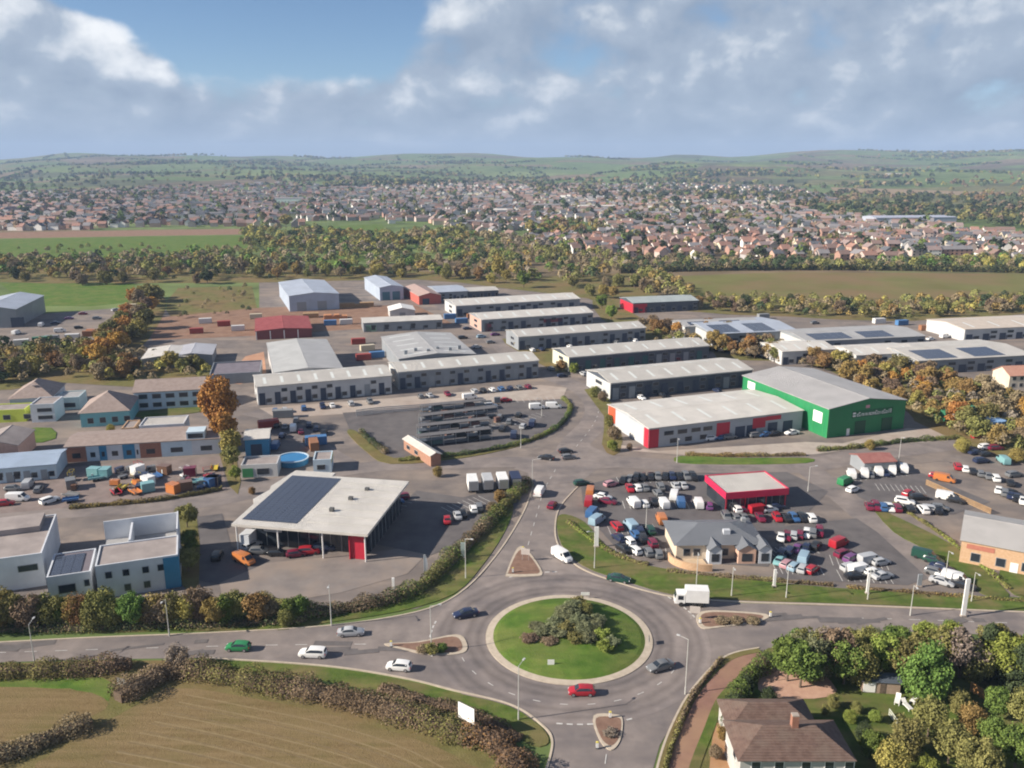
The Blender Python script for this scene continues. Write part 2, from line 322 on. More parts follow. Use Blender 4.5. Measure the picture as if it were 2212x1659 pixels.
ribbon('road', [(760, 1010), (700, 975), (640, 930), (600, 905), (540, 890)], 7, ASPH, .064, 'side lane beside the wheel yard')
ribbon('road', [(1225, 1008), (1330, 998), (1500, 1008), (1720, 1008), (1860, 985), (2050, 962), (2280, 950)], 9, ASPH, .068, 'road running in front of the green warehouse')
ribbon('road', [(1740, 1010), (1800, 1055), (1880, 1122), (1960, 1190), (2055, 1262)], 7.5, ASPH, .072, 'access road between the car lots')
# lots
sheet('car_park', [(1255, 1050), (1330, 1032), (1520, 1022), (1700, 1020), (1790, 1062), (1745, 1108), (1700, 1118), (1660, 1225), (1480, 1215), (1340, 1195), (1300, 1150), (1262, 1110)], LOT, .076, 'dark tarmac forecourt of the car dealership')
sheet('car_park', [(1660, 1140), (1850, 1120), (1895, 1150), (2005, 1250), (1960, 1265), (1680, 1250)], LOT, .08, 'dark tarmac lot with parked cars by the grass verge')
sheet('car_park', [(1985, 1165), (2030, 1170), (2120, 1275), (2040, 1268)], LOT, .084, 'narrow tarmac lot below the grass wedge')
sheet('car_park', [(1830, 1040), (1990, 1022), (2140, 1085), (2060, 1112), (1930, 1105), (1855, 1075)], LOT, .076, 'open tarmac lot behind the brick building')
sheet('forecourt', [(560, 882), (850, 860), (1170, 832), (1225, 838), (1215, 862), (1000, 872), (760, 893), (600, 905)], CONC, .076, 'pale concrete apron in front of the long units')
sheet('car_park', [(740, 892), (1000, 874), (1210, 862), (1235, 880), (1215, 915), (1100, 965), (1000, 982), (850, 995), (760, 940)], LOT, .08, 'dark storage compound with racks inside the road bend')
sheet('forecourt', [(1300, 955), (1420, 975), (1740, 955), (1820, 958), (1960, 925), (2160, 935), (2150, 945), (1900, 962), (1760, 982), (1500, 985), (1330, 972)], CONC, .08, 'tan block paved apron of the red and green warehouses')
sheet('forecourt', [(470, 1240), (560, 1218), (800, 1195), (900, 1180), (930, 1190), (880, 1240), (740, 1280), (620, 1300), (480, 1290)], M('forecourt_paving', (.17, .15, .145), (.24, .21, .195), scale=.2, rough=.9, big=(.28, .22, .18), bigscale=.08, bigamt=.6), .076, 'brown grey forecourt of the white roofed showroom')
sheet('car_park', [(400, 1120), (480, 1110), (500, 1180), (580, 1215), (470, 1262), (400, 1250)], LOT, .084, 'dark tarmac yard between the white building and the showroom')
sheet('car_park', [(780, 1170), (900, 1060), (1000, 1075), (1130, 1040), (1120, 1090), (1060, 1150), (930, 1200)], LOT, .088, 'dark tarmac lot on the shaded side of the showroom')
sheet('yard_soil', [(300, 690), (560, 665), (700, 660), (900, 660), (980, 700), (760, 712), (560, 725), (330, 735)], SOIL, .05, 'reddish bare ground of the storage yards')
sheet('yard_soil', [(530, 770), (570, 760), (575, 805), (520, 830), (480, 828)], M('orange_soil', (.38, .2, .125), (.46, .27, .18), scale=.3, rough=.95), .055, 'orange gravel strip beside the grey roofed shed')
sheet('car_park', [(0, 1030), (140, 1010), (480, 985), (490, 1060), (140, 1098), (0, 1110)], M('tool_yard', (.17, .135, .125), (.24, .19, .175), scale=.3, rough=.92), .07, 'brown yard crowded with hire equipment')
# verges (raised behind kerbs)
VZ = [.13]
def verge(pts, label, mat=GRASS, z=None, sm=3):
    VZ[0] += .006; z = VZ[0]
    return sheet('verge', pts, mat, z, label, sm, edge=1)
verge([(1203, 1122), (1222, 1112), (1262, 1128), (1300, 1170), (1345, 1205), (1450, 1232), (1700, 1262), (2000, 1284), (2270, 1296), (2270, 1321), (1850, 1305), (1600, 1297), (1450, 1284), (1345, 1254), (1258, 1222), (1212, 1175)], 'grass verge in front of the dealership')
verge([(600, 1362), (640, 1338), (760, 1318), (880, 1292), (960, 1240), (1020, 1180), (1060, 1130), (1090, 1090), (1110, 1095), (1090, 1150), (1040, 1225), (980, 1284), (860, 1322), (700, 1347)], 'grass verge under the showroom hedge')
verge([(430, 1424), (480, 1427), (690, 1442), (870, 1470), (980, 1497), (1100, 1527), (1168, 1572), (1185, 1605), (1150, 1612), (1080, 1572), (900, 1520), (700, 1470), (450, 1440)], 'grass verge below the western road')
verge([(1470, 986), (1600, 990), (1745, 990), (1742, 1001), (1600, 1004), (1470, 1001)], 'bright grass strip in front of the red and white unit', GRASSB)
verge([(1880, 1090), (1925, 1112), (2060, 1180), (2180, 1285), (2120, 1283), (2010, 1195), (1930, 1150)], 'grass wedge between the two access roads')
verge([(-80, 1372), (0, 1372), (300, 1366), (600, 1360), (600, 1344), (300, 1345), (-80, 1350)], 'grass strip under the autumn tree row')
verge([(750, 935), (765, 930), (800, 955), (850, 990), (1000, 978), (1110, 958), (1120, 965), (1000, 990), (845, 1003), (790, 975)], 'grass border of the storage compound', ROUGH)
verge([(2160, 1230), (2270, 1210), (2270, 1290), (2190, 1285)], 'grass corner by the brick building')
verge([(50, 930), (110, 925), (120, 948), (60, 958)], 'lawn between the school blocks', GRASSB, sm=2)
verge([(300, 890), (440, 878), (450, 888), (310, 905)], 'lawn below the pale blue block', GRASS, sm=2)
# foreground farmland
sheet('field', [(-120, 1437), (200, 1428), (430, 1426), (470, 1446), (700, 1476), (900, 1528), (1080, 1585), (1165, 1640), (1175, 1760), (-120, 1760)], ROUGH, .034, 'grass headland round the stubble field')
STUB = M('stubble', (.145, .102, .05), (.212, .155, .078), scale=1.4, rough=.97, bump=.9, bscale=4, big=(.13, .12, .045), bigscale=.09, bigamt=.6, spec=.05, streak=(.5, .05, .9, .7, (.24, .175, .095)))
sheet('field', [(60, 1720), (330, 1505), (380, 1488), (470, 1495), (700, 1540), (900, 1598), (1010, 1650), (1060, 1720)], STUB, .05, 'brown stubble field with drill rows', 3)
sheet('field', [(-120, 1500), (150, 1490), (235, 1520), (170, 1560), (0, 1630), (-120, 1690)], STUB, .046, 'smaller stubble field behind the low hedge', 3)
sheet('field', [(-120, 1470), (220, 1464), (250, 1480), (235, 1515), (150, 1487), (-120, 1496)], GRASSB, .042, 'green field corner behind the roadside hedge')
# garden right
sheet('garden_ground', [(1620, 1425), (1660, 1400), (2300, 1400), (2300, 1760), (1490, 1760), (1530, 1560)], GRASS, .05, 'lawn and rough ground of the garden')
sheet('garden_soil', [(1552, 1530), (1585, 1500), (1610, 1520), (1615, 1620), (1575, 1690), (1530, 1690)], M('orange_bank_soil', (.30, .16, .08), (.38, .23, .13), scale=.5, rough=.95), .066, 'orange brown bank between the red footway and the house', 2)
ribbon('path', [(1650, 1418), (1590, 1440), (1535, 1500), (1500, 1570), (1470, 1640), (1455, 1740)], 4.6, REDPATH, .10, 'reddish footway curving past the house', edge=1)
ribbon('verge', [(1640, 1404), (1570, 1424), (1505, 1490), (1462, 1570), (1432, 1650), (1420, 1740)], 1.5, ROUGH, .14, 'narrow grass strip between road and red footway', edge=1)
ribbon('verge', [(1650, 1434), (1615, 1455), (1560, 1510), (1530, 1580), (1500, 1660), (1485, 1740)], 1.4, GRASS, .14, 'narrow grass strip beside the house wall', edge=1)
# rough grass under the tree belts
for i, (pts, lab) in enumerate((([(1395, 742), (1545, 705), (1700, 752), (1830, 780), (2010, 802), (2280, 870), (2280, 1000), (2120, 972), (1975, 910), (1960, 890), (1790, 800), (1690, 780), (1550, 775), (1530, 740), (1405, 690)], 'rough grass under the autumn belt behind the green warehouse'), ([(280, 640), (325, 620), (360, 650), (340, 705), (300, 755), (240, 800), (120, 812), (210, 745), (262, 700)], 'rough grass under the autumn line'), ([(-60, 745), (150, 755), (300, 780), (440, 782), (450, 820), (280, 836), (120, 826), (-60, 845)], 'rough grass behind the school blocks'), ([(-60, 576), (300, 572), (640, 582), (900, 586), (1120, 600), (1400, 590), (1420, 640), (1330, 665), (1270, 645), (1080, 622), (900, 604), (610, 610), (320, 612), (-60, 608)], 'rough woodland floor behind the estate'), ([(1480, 638), (1900, 646), (2280, 640), (2280, 672), (1950, 694), (1700, 684), (1480, 672)], 'rough grass between pasture and factories'), ([(1262, 842), (1310, 850), (1345, 950), (1325, 985), (1300, 960), (1305, 900)], 'planted bank at the estate road bend'), ([(1085, 732), (1180, 745), (1225, 790), (1205, 805), (1120, 760)], 'planted strip at the unit ends'), ([(1280, 648), (1350, 668), (1400, 700), (1440, 742), (1390, 735), (1300, 690)], 'grass between the stacked units and the red ended shed'), ([(455, 900), (485, 895), (520, 1040), (495, 1050)], 'grass strip under the tall orange tree'), ([(385, 1120), (425, 1115), (430, 1262), (392, 1262)], 'grass strip beside the blue corner'))):
    sheet('verge', pts, ROUGH, .085 + i * .004, lab, 2)
# ---- kerbs
def kerb(pts, label, w=.32, h=.16, px=True, sm=8):
    p = smooth([P(*q)[:2] for q in pts] if px else pts, sm, False)
    return struct(strip(p, w, .0, h).build('kerb', KERB), label)
kerb([(-90, 1393), (200, 1378), (450, 1368), (700, 1353), (860, 1331), (950, 1306), (1010, 1268), (1060, 1215), (1100, 1160), (1134, 1100), (1152, 1050)], 'kerb along the showroom side of the road')
kerb([(430, 1421), (700, 1439), (870, 1465), (980, 1492), (1100, 1522), (1165, 1562), (1193, 1605), (1168, 1700)], 'kerb along the field side of the western road')
kerb([(1262, 1038), (1215, 1088), (1200, 1128), (1206, 1178), (1250, 1225), (1338, 1260), (1450, 1289), (1600, 1301), (1850, 1309), (2300, 1326)], 'kerb along the dealership verge')
kerb([(1640, 1400), (1565, 1420), (1495, 1490), (1450, 1570), (1422, 1650), (1405, 1740)], 'kerb of the slip road by the red footway')
def ringkerb(r0, r1, z, mat, name, label, n=96):
    mb = MB(); a = [(RC[0] + r0 * math.cos(2 * math.pi * k / n), RC[1] + r0 * math.sin(2 * math.pi * k / n)) for k in range(n)]; b = [(RC[0] + r1 * math.cos(2 * math.pi * k / n), RC[1] + r1 * math.sin(2 * math.pi * k / n)) for k in range(n)]
    for k in range(n):
        j = (k + 1) % n
        mb.poly([(*a[k], z + .06), (*b[k], z), (*b[j], z), (*a[j], z + .06)]); mb.poly([(*b[k], 0), (*b[j], 0), (*b[j], z), (*b[k], z)])
    return struct(mb.build(name, mat), label)
ringkerb(13.1, 14.4, .16, KERB, 'kerb', 'pale stone apron round the roundabout island')
# domed island lawn
mb = MB(); prev = None; n = 72
for r, z in ((13.15, .2), (12.4, .42), (10, .75), (7, 1.0), (3.5, 1.15)):
    cur = [(RC[0] + r * math.cos(2 * math.pi * k / n), RC[1] + r * math.sin(2 * math.pi * k / n), z) for k in range(n)]
    if prev:
        for k in range(n): mb.poly([prev[k], prev[(k + 1) % n], cur[(k + 1) % n], cur[k]])
    prev = cur
mb.poly(prev); o = struct(mb.build('roundabout_lawn', GRASSB), 'domed green lawn of the roundabout island')
# splitter islands
ISL = M('island_paving', (.17, .10, .075), (.24, .15, .11), scale=.8, rough=.95, bump=.3)
def splitter(pts, label):
    w = smooth([P(*p)[:2] for p in pts], 4); mb = MB(); mb.prism(w, 0, .17); cx = sum(p[0] for p in w) / len(w); cy = sum(p[1] for p in w) / len(w)
    o = struct(mb.build('traffic_island', KERB), label)
    m2 = MB(); m2.poly([(cx + (p[0] - cx) * .86, cy + (p[1] - cy) * .8, .19) for p in w]); m2.build('island_infill', ISL, o)
splitter([(830, 1392), (900, 1388), (985, 1372), (1008, 1390), (1000, 1412), (930, 1416), (870, 1404)], 'brown paved splitter island on the western road')
splitter([(1118, 1185), (1140, 1190), (1172, 1238), (1150, 1246), (1100, 1246), (1094, 1238)], 'splitter island on the northern road')
splitter([(1505, 1330), (1540, 1320), (1655, 1328), (1640, 1344), (1560, 1356), (1515, 1358)], 'brown planted splitter island on the eastern road')
splitter([(1282, 1548), (1330, 1545), (1345, 1556), (1340, 1600), (1320, 1622), (1295, 1600)], 'splitter island on the southern road')
# markings
def dashes(pts, label, dash=2.0, gap=3.0, w=.14, z=.085, px=True):
    p = smooth([P(*q)[:2] for q in pts] if px else pts, 10, False); mb = MB(); acc = 0; on = True; cur = [p[0]]
    for a, b in zip(p, p[1:]):
        l = math.hypot(b[0] - a[0], b[1] - a[1]); t = 0
        while l - t > 1e-6:
            need = (dash if on else gap) - acc; st = min(need, l - t); t += st; acc += st
            q = (a[0] + (b[0] - a[0]) * t / l, a[1] + (b[1] - a[1]) * t / l)
            if on: cur.append(q)
            if acc >= (dash if on else gap) - 1e-6:
                if on and len(cur) > 1: strip(cur, w, z - .004, z, mb)
                on = not on; acc = 0; cur = [q]
    return struct(mb.build('road_marking', LINE), label)
dashes([(-80, 1413), (300, 1401), (600, 1394), (820, 1392)], 'dashed centre line of the western road')
dashes([(1200, 1015), (1175, 1060), (1160, 1110), (1140, 1180)], 'dashed centre line of the northern road', z=.09)
dashes([(1660, 1333), (1900, 1337), (2280, 1350)], 'dashed centre line of the eastern road')
dashes([(1310, 1630), (1300, 1700)], 'dashed centre line of the southern road')
dashes([(1245, 965), (1283, 915), (1292, 880), (1270, 850)], 'dashed centre line of the estate road', z=.09)
for ang0, ang1, lab in ((168, 197, 'western'), (92, 118, 'northern'), (8, 36, 'eastern'), (262, 290, 'southern')):
    dashes([(RC[0] + 24.0 * math.cos(R(a)), RC[1] + 24.0 * math.sin(R(a))) for a in np.linspace(ang0, ang1, 8)], 'give way dashes at the %s roundabout entry' % lab, .9, .6, .3, z=.09, px=False)
dashes([(RC[0] + 19.3 * math.cos(R(a)), RC[1] + 19.3 * math.sin(R(a))) for a in np.linspace(200, 330, 30)], 'lane dashes round the roundabout', 1.2, 3, .14, z=.09, px=False)

def bays_marks(rows, label, z=.094):
    mb = MB()
    for (x0, y0, x1, y1, dep, n) in rows:
        a = P(x0, y0)[:2]; b = P(x1, y1)[:2]; dx, dy = b[0] - a[0], b[1] - a[1]; l = math.hypot(dx, dy); ux, uy = dx / l, dy / l
        for k in range(n + 1):
            p = (a[0] + dx * k / n, a[1] + dy * k / n); strip([p, (p[0] - uy * dep, p[1] + ux * dep)], .12, z - .004, z, mb)
    return struct(mb.build('road_marking', LINE), label)
bays_marks([(1340, 1046, 1510, 1040, 4.8, 13), (1350, 1100, 1540, 1100, 4.8, 15), (1320, 1155, 1420, 1152, 4.8, 8), (1330, 1200, 1440, 1206, 4.8, 9)], 'bay lines of the dealership forecourt')
bays_marks([(1670, 1208, 1770, 1196, 4.8, 10), (1680, 1240, 1780, 1243, 4.8, 9), (1800, 1222, 1920, 1232, 4.8, 9), (1820, 1256, 1930, 1262, 4.8, 8)], 'bay lines of the lot behind the eastern verge', .098)
bays_marks([(1850, 1040, 1960, 1028, 4.8, 10), (1880, 1100, 2040, 1110, 4.8, 14), (1900, 1060, 2000, 1066, 4.8, 9)], 'bay lines of the open lot behind the brick hall')
bays_marks([(1010, 876, 1200, 866, 5, 14), (1080, 925, 1180, 900, 5, 9)], 'bay lines of the dark compound')
bays_marks([(800, 1150, 900, 1080, 5, 9), (980, 1110, 1060, 1085, 5, 7)], 'bay lines on the shaded side of the showroom', .104)
PATCH = M('patched_asphalt', (.105, .096, .097), (.145, .132, .132), scale=.6, rough=.9); rr_ = random.Random(77); mbp = []
for i in range(34):
    x, y, w, l = rr_.choice(((rr_.uniform(0, 900), 0, 1, 1), (rr_.uniform(1450, 2200), 1, 1, 1), (rr_.uniform(400, 2150), 2, 1, 1)))
    py = {0: 1400 - x * .005 + rr_.uniform(-14, 14), 1: 1322 + (x - 1450) * .03 + rr_.uniform(-6, 10), 2: rr_.uniform(870, 1250)}[y]
    p = P(x, py); a = rr_.uniform(-.2, .5); hw, hl = rr_.uniform(.3, 1.0), rr_.uniform(.8, 4.5); c_, s_ = math.cos(a), math.sin(a)
    o = MB().poly([(p[0] + u * c_ - v * s_, p[1] + u * s_ + v * c_, .0865 + i * .0005) for u, v in ((-hl, -hw), (hl, -hw), (hl, hw), (-hl, hw))]).build('tarmac_patch', PATCH); struct(o, 'dark repair patch in the tarmac')

TRAM = M('tramline_soil', (.15, .108, .055), (.20, .15, .08), scale=.8, rough=.97, bump=.5)
TRAM2 = M('pale_stubble_row', (.20, .15, .08), (.25, .19, .10), scale=.8, rough=.97, bump=.5)
for k in range(9):
    d0 = 24 + 26 * k; pth = smooth([P(395 - 26 * k, 1490 + d0 * .8)[:2], P(470, 1500 + d0)[:2], P(700, 1545 + d0 * 1.15)[:2], P(860, 1592 + d0 * 1.3)[:2], P(960, 1640 + d0 * 1.4)[:2]], 8, False)
    for off in (-.9, .9):
        struct(strip([(p[0] + off * .3, p[1] + off) for p in pth], .26, .046, .056 + .001 * k).build('tramline', TRAM if k % 2 else TRAM2), 'curved wheel track in the stubble field')
# ---------------------------------------------------------------- buildings
EST = R(20)
def sheetmetal(n, c, sc=4.0, d='X', r=.45): return M(n, c, tuple(min(1, k * 1.13) for k in c), scale=.12, rough=r, wave=(d, sc), wavedist=.05, big=tuple(k * .8 for k in c), bigscale=.15, bigamt=.5, spec=.4)
RF_PALE = sheetmetal('pale_roof_sheet', (.50, .475, .44)); RF_WHITE = sheetmetal('white_roof_sheet', (.58, .55, .51)); RF_GREY = sheetmetal('grey_roof_sheet', (.38, .375, .375)); RF_DKGREY = sheetmetal('slate_grey_roof_sheet', (.155, .165, .185)); RF_BLUE = sheetmetal('blue_grey_roof_sheet', (.38, .42, .50))
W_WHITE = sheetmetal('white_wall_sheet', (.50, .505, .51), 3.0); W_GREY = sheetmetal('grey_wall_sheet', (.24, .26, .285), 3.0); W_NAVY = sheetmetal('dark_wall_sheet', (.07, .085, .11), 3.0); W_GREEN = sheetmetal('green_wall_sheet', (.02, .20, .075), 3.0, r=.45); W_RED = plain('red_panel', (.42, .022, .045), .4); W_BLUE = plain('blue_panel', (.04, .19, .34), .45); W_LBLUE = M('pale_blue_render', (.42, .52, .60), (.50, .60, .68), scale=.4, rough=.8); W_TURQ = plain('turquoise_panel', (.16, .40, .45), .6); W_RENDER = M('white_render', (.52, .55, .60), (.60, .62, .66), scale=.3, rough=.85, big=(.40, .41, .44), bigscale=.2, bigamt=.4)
BRICK = M('brick', (.26, .12, .085), (.34, .17, .12), scale=2.5, rough=.9, bump=.2); BUFF = M('buff_brick', (.46, .29, .17), (.56, .38, .25), scale=2, rough=.9, bump=.2); TILE = M('brown_roof_tile', (.105, .067, .056), (.17, .112, .092), scale=1.2, rough=.9, bump=.3, bscale=6, big=(.15, .115, .095), bigscale=.3, bigamt=.6); TILER = M('brown_school_roof', (.25, .195, .175), (.33, .265, .24), scale=.8, rough=.9, bump=.2); SOLAR = M('solar_glass', (.035, .045, .075), (.05, .06, .095), scale=.5, rough=.18, spec=.6); FELT = M('flat_roof_felt', (.27, .235, .225), (.36, .315, .30), scale=.25, rough=.9, big=(.22, .19, .185), bigscale=.2, bigamt=.6); LIME = plain('lime_panel', (.50, .58, .08), .5)
def frame(FL, FR, h, ang=None, W=None):
    a = P(*FL, h); b = P(*FR, h) if FR else None
    if ang is None: ang = math.atan2(b[1] - a[1], b[0] - a[0])
    if W is None: W = (b[0] - a[0]) * math.cos(ang) + (b[1] - a[1]) * math.sin(ang)
    return a[0], a[1], ang, W
class Bld:
    def __init__(s, name, label, cat, FL, FR, depth, h, ang=EST, W=None, group=None):
        x, y, a, w = frame(FL, FR, h, ang, W); s.W, s.D, s.h = w, depth, h
        s.t = thing(name, label, cat, (x, y, 0), a, group)
    def gable(s, rise, axis, wall, roof, over=.35, thick=.18, skylights=0, base=None):
        W, D, h = s.W, s.D, s.h; mb = MB(); s.rise = rise; s.axis = axis
        if axis == 'x':
            mb.poly([(0, 0, 0), (W, 0, 0), (W, 0, h), (0, 0, h)]); mb.poly([(W, D, 0), (0, D, 0), (0, D, h), (W, D, h)])
            mb.poly([(0, D, 0), (0, 0, 0), (0, 0, h), (0, D / 2, h + rise), (0, D, h)]); mb.poly([(W, 0, 0), (W, D, 0), (W, D, h), (W, D / 2, h + rise), (W, 0, h)])
        else:
            mb.poly([(0, D, 0), (0, 0, 0), (0, 0, h), (0, D, h)]); mb.poly([(W, 0, 0), (W, D, 0), (W, D, h), (W, 0, h)])
            mb.poly([(0, 0, 0), (W, 0, 0), (W, 0, h), (W / 2, 0, h + rise), (0, 0, h)]); mb.poly([(W, D, 0), (0, D, 0), (0, D, h), (W / 2, D, h + rise), (W, D, h)])
        s.wall = mb.build('wall', wall, s.t)
        def slope(u): return u
        rm = MB(); o = over
        if axis == 'x': A = D / 2; k = rise / A
        else: A = W / 2; k = rise / A
        def prof(z): return [(-o, h - o * k + z), (A, h + rise + z), (2 * A + o, h - o * k + z)]
        lo, hi = prof(.02), prof(.02 + thick); ring = lo + hi[::-1]
        L = W if axis == 'x' else D
        def pt(e, q): return (e, q[0], q[1]) if axis == 'x' else (q[0], e, q[1])
        r0 = [pt(-o, q) for q in ring]; r1 = [pt(L + o, q) for q in ring]
        if axis != 'x': r0, r1 = r1, r0
        rm.rings([r0, r1]); s.roof = rm.build('roof', roof, s.t)
        # ridge cap and rooflights
        rc = MB(); w = .3
        capv = [(A - w, h + rise - w * k + thick + .03), (A, h + rise + thick + .09), (A + w, h + rise - w * k + thick + .03)]
        rc.rings([[pt(-o, q) for q in capv], [pt(L + o, q) for q in capv]]); rc.build('ridge_cap', roof, s.roof)
        for i in range(skylights):
            for side in (0, 1):
                e = L * (i + .5) / skylights; u0, u1 = (.18 * A, .78 * A); sk = MB()
                def q(e_, u): uu = u if side == 0 else 2 * A - u; return pt(e_, (uu, h + u * k + thick + .045))
                sk.poly([q(e - .5, u0), q(e + .5, u0), q(e + .5, u1), q(e - .5, u1)]); sk.build('rooflight', SKYL, s.roof)
        return s
    def flat(s, wall, roof, par=.5, pt_=.3, sunk=None):
        W, D, h = s.W, s.D, s.h; mb = MB(); mb.box(0, W, 0, D, 0, h - .02); s.wall = mb.build('wall', wall, s.t)
        r = MB(); r.poly([(pt_, pt_, h + .02), (W - pt_, pt_, h + .02), (W - pt_, D - pt_, h + .02), (pt_, D - pt_, h + .02)]); s.roof = r.build('roof', roof, s.t)
        if par:
            p = MB(); p.box(0, W, 0, pt_, h - .01, h + par); p.box(0, W, D - pt_, D, h - .01, h + par); p.box(0, pt_, pt_, D - pt_, h - .01, h + par); p.box(W - pt_, W, pt_, D - pt_, h - .01, h + par)
            p.build('parapet', wall, s.t)
        return s
    def hip(s, rise, wall, roof, over=.5):
        W, D, h = s.W, s.D, s.h; mb = MB(); mb.box(0, W, 0, D, 0, h); s.wall = mb.build('wall', wall, s.t); o = over; k = min(W, D) / 2
        r = MB(); z = h + .02
        c = [(-o, -o, z), (W + o, -o, z), (W + o, D + o, z), (-o, D + o, z)]
        if W >= D: a, b = (k, D / 2, z + rise), (W - k, D / 2, z + rise); f = [(c[0], c[1], b, a), (c[1], c[2], b), (c[2], c[3], a, b), (c[3], c[0], a)]
        else: a, b = (W / 2, k, z + rise), (W / 2, D - k, z + rise); f = [(c[0], c[1], a), (c[1], c[2], b, a), (c[2], c[3], b), (c[3], c[0], a, b)]
        for q in f: r.poly(q)
        r.poly(c[::-1]); s.roof = r.build('roof', roof, s.t); return s
    def add(s, name, side, a, b, z0, z1, mat, out=.07, inn=.05, parent=None):
        W, D = s.W, s.D; mb = MB()
        if side == 'F': mb.box(a, b, -out, inn, z0, z1)
        elif side == 'B': mb.box(a, b, D - inn, D + out, z0, z1)
        elif side == 'L': mb.box(-out, inn, a, b, z0, z1)
        else: mb.box(W - inn, W + out, a, b, z0, z1)
        return mb.build(name, mat, parent or s.t)
    def window(s, side, a, b, z0, z1, fr=None):
        o = s.add('window', side, a - .1, b + .1, z0 - .1, z1 + .1, fr or FRAME, out=.06); s.add('pane', side, a, b, z0, z1, GLASS, out=.085, parent=o); return o
    def rooftop(s, name, x0, x1, y0, y1, z0, z1, mat): return MB().box(x0, x1, y0, y1, z0, z1).build(name, mat, s.roof)
SKYL = plain('rooflight_sheet', (.62, .64, .62), .3); FRAME = plain('window_frame', (.28, .29, .30), .5)
NAVY = plain('navy_roller_door', (.035, .05, .085), .5); GREYDOOR = plain('grey_roller_door', (.24, .26, .28), .5)
def solar(b, x0, x1, y0, y1, zf, pw=1.65, ph=1.0, gap=.06, keep=None):
    "rows of separate panels lying on a roof; zf(x,y) is the roof height, sloped in y only"
    me = None; y = y0
    while y + ph <= y1:
        x = x0
        while x + pw <= x1:
            if keep is None or keep(x + pw / 2, y + ph / 2):
                z0, z1 = zf(x, y), zf(x, y + ph)
                m = MB(); m.rings([[(0, 0, 0), (pw, 0, 0), (pw, ph, z1 - z0), (0, ph, z1 - z0)], [(0, 0, .05), (pw, 0, .05), (pw, ph, z1 - z0 + .05), (0, ph, z1 - z0 + .05)]])
                key = round(z1 - z0, 3)
                if (pw, ph, key) not in SOLC: SOLC[(pw, ph, key)] = m.mesh('solar_panel', SOLAR)
                link('solar_panel', SOLC[(pw, ph, key)], b.roof, (x, y, z0 + .05))
            x += pw + gap
        y += ph + gap
SOLC = {}
def gz(b):
    def f(x, y):
        A = b.D / 2 if b.axis == 'x' else b.W / 2; u = y if b.axis == 'x' else x
        return b.h + b.rise * (1 - abs(u - A) / A) + .2
    return f
# --- long units of the estate
def bays(b, n, side='F', seed=0, doors=NAVY, hmax=4.2, L=None):
    r = random.Random(seed); L = L or b.W; w = L / n
    for i in range(n):
        x = i * w
        k = r.random()
        d = b.add('roller_door', side, x + w * .1, x + w * .48, .05, min(hmax, b.h - 1.2), doors if k < .75 else GREYDOOR)
        b.window(side, x + w * .58, x + w * .88, .9, 2.2); b.add('door', side, x + w * .5 + .05, x + w * .56, .05, 2.1, NAVY)
        if k > .35: b.window(side, x + w * .56, x + w * .92, b.h - 2.3, b.h - 1.2)
def long_unit(name, label, FL, FR, depth, h, n, roof=RF_PALE, wall=W_GREY, rise=1.6, endcol=None, seed=0, sky=8, doors=NAVY):
    b = Bld(name, label, 'building', FL, FR, depth, h).gable(rise, 'x', wall, roof, skylights=sky)
    bays(b, n, seed=seed, doors=doors); b.add('eaves_gutter', 'F', 0, b.W, h - .35, h - .05, W_WHITE, out=.14)
    if endcol: b.add('end_panel', 'L', .4, b.D - .4, .3, h - .2, endcol, out=.05)
    b.window('L', depth * .35, depth * .6, 1.0, 2.2); b.window('L', depth * .35, depth * .6, h - 2.4, h - 1.3)
    return b
A = long_unit('industrial_unit', 'long pale roofed unit with navy doors left of the narrow gap', (555, 836), (842, 808), 17, 6.5, 9, RF_PALE, W_WHITE, seed=3)
B = long_unit('industrial_unit', 'long pale roofed unit right of the narrow gap, ending at the estate road', (860, 804), (1162, 778), 16, 6.5, 10, RF_PALE, W_GREY, seed=5)
B.add('end_wall', 'L', .1, 15.9, .1, 6.4, W_WHITE, out=.06)
for i in range(4): A.add('white_panel', 'F', 2.5 + i * 11, 5 + i * 11, 3.4, 6.1, W_WHITE, out=.05)
E1 = long_unit('industrial_unit', 'farthest of the five stacked pale units, white end wall', (985, 661), (1255, 646), 22, 6, 10, RF_WHITE, W_GREY, endcol=W_WHITE, seed=1)
E2 = long_unit('industrial_unit', 'second farthest pale unit with pinkish brick end', (1040, 691), (1275, 673), 19, 6, 9, RF_WHITE, W_GREY, endcol=M('pink_brick', (.42, .27, .22), (.5, .33, .28), scale=1, rough=.9), seed=2)
E2.add('maroon_panel', 'F', 1.5, 5, .2, 4.2, plain('maroon_panel', (.16, .03, .05), .5)); E2.add('maroon_panel', 'F', 32, 42, 2.6, 4.4, plain('maroon_panel', (.16, .03, .05), .5))
E3 = long_unit('industrial_unit', 'middle pale unit of the stacked row with a yellow bush at its end', (1120, 728), (1395, 708), 16, 6, 10, RF_PALE, W_GREY, seed=8)
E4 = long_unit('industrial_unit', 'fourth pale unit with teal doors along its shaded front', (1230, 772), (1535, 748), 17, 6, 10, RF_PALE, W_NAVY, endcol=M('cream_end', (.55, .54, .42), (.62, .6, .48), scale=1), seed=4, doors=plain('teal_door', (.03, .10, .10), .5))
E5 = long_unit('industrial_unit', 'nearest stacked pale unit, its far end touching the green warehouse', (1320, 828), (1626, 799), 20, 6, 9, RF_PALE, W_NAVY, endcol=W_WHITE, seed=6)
C = Bld('warehouse', 'grey shed with a two tone ridge roof behind the long unit', 'building', (592, 806), None, 54, 6.5, R(18), 24).gable(1.0, 'y', W_WHITE, RF_GREY, skylights=0)
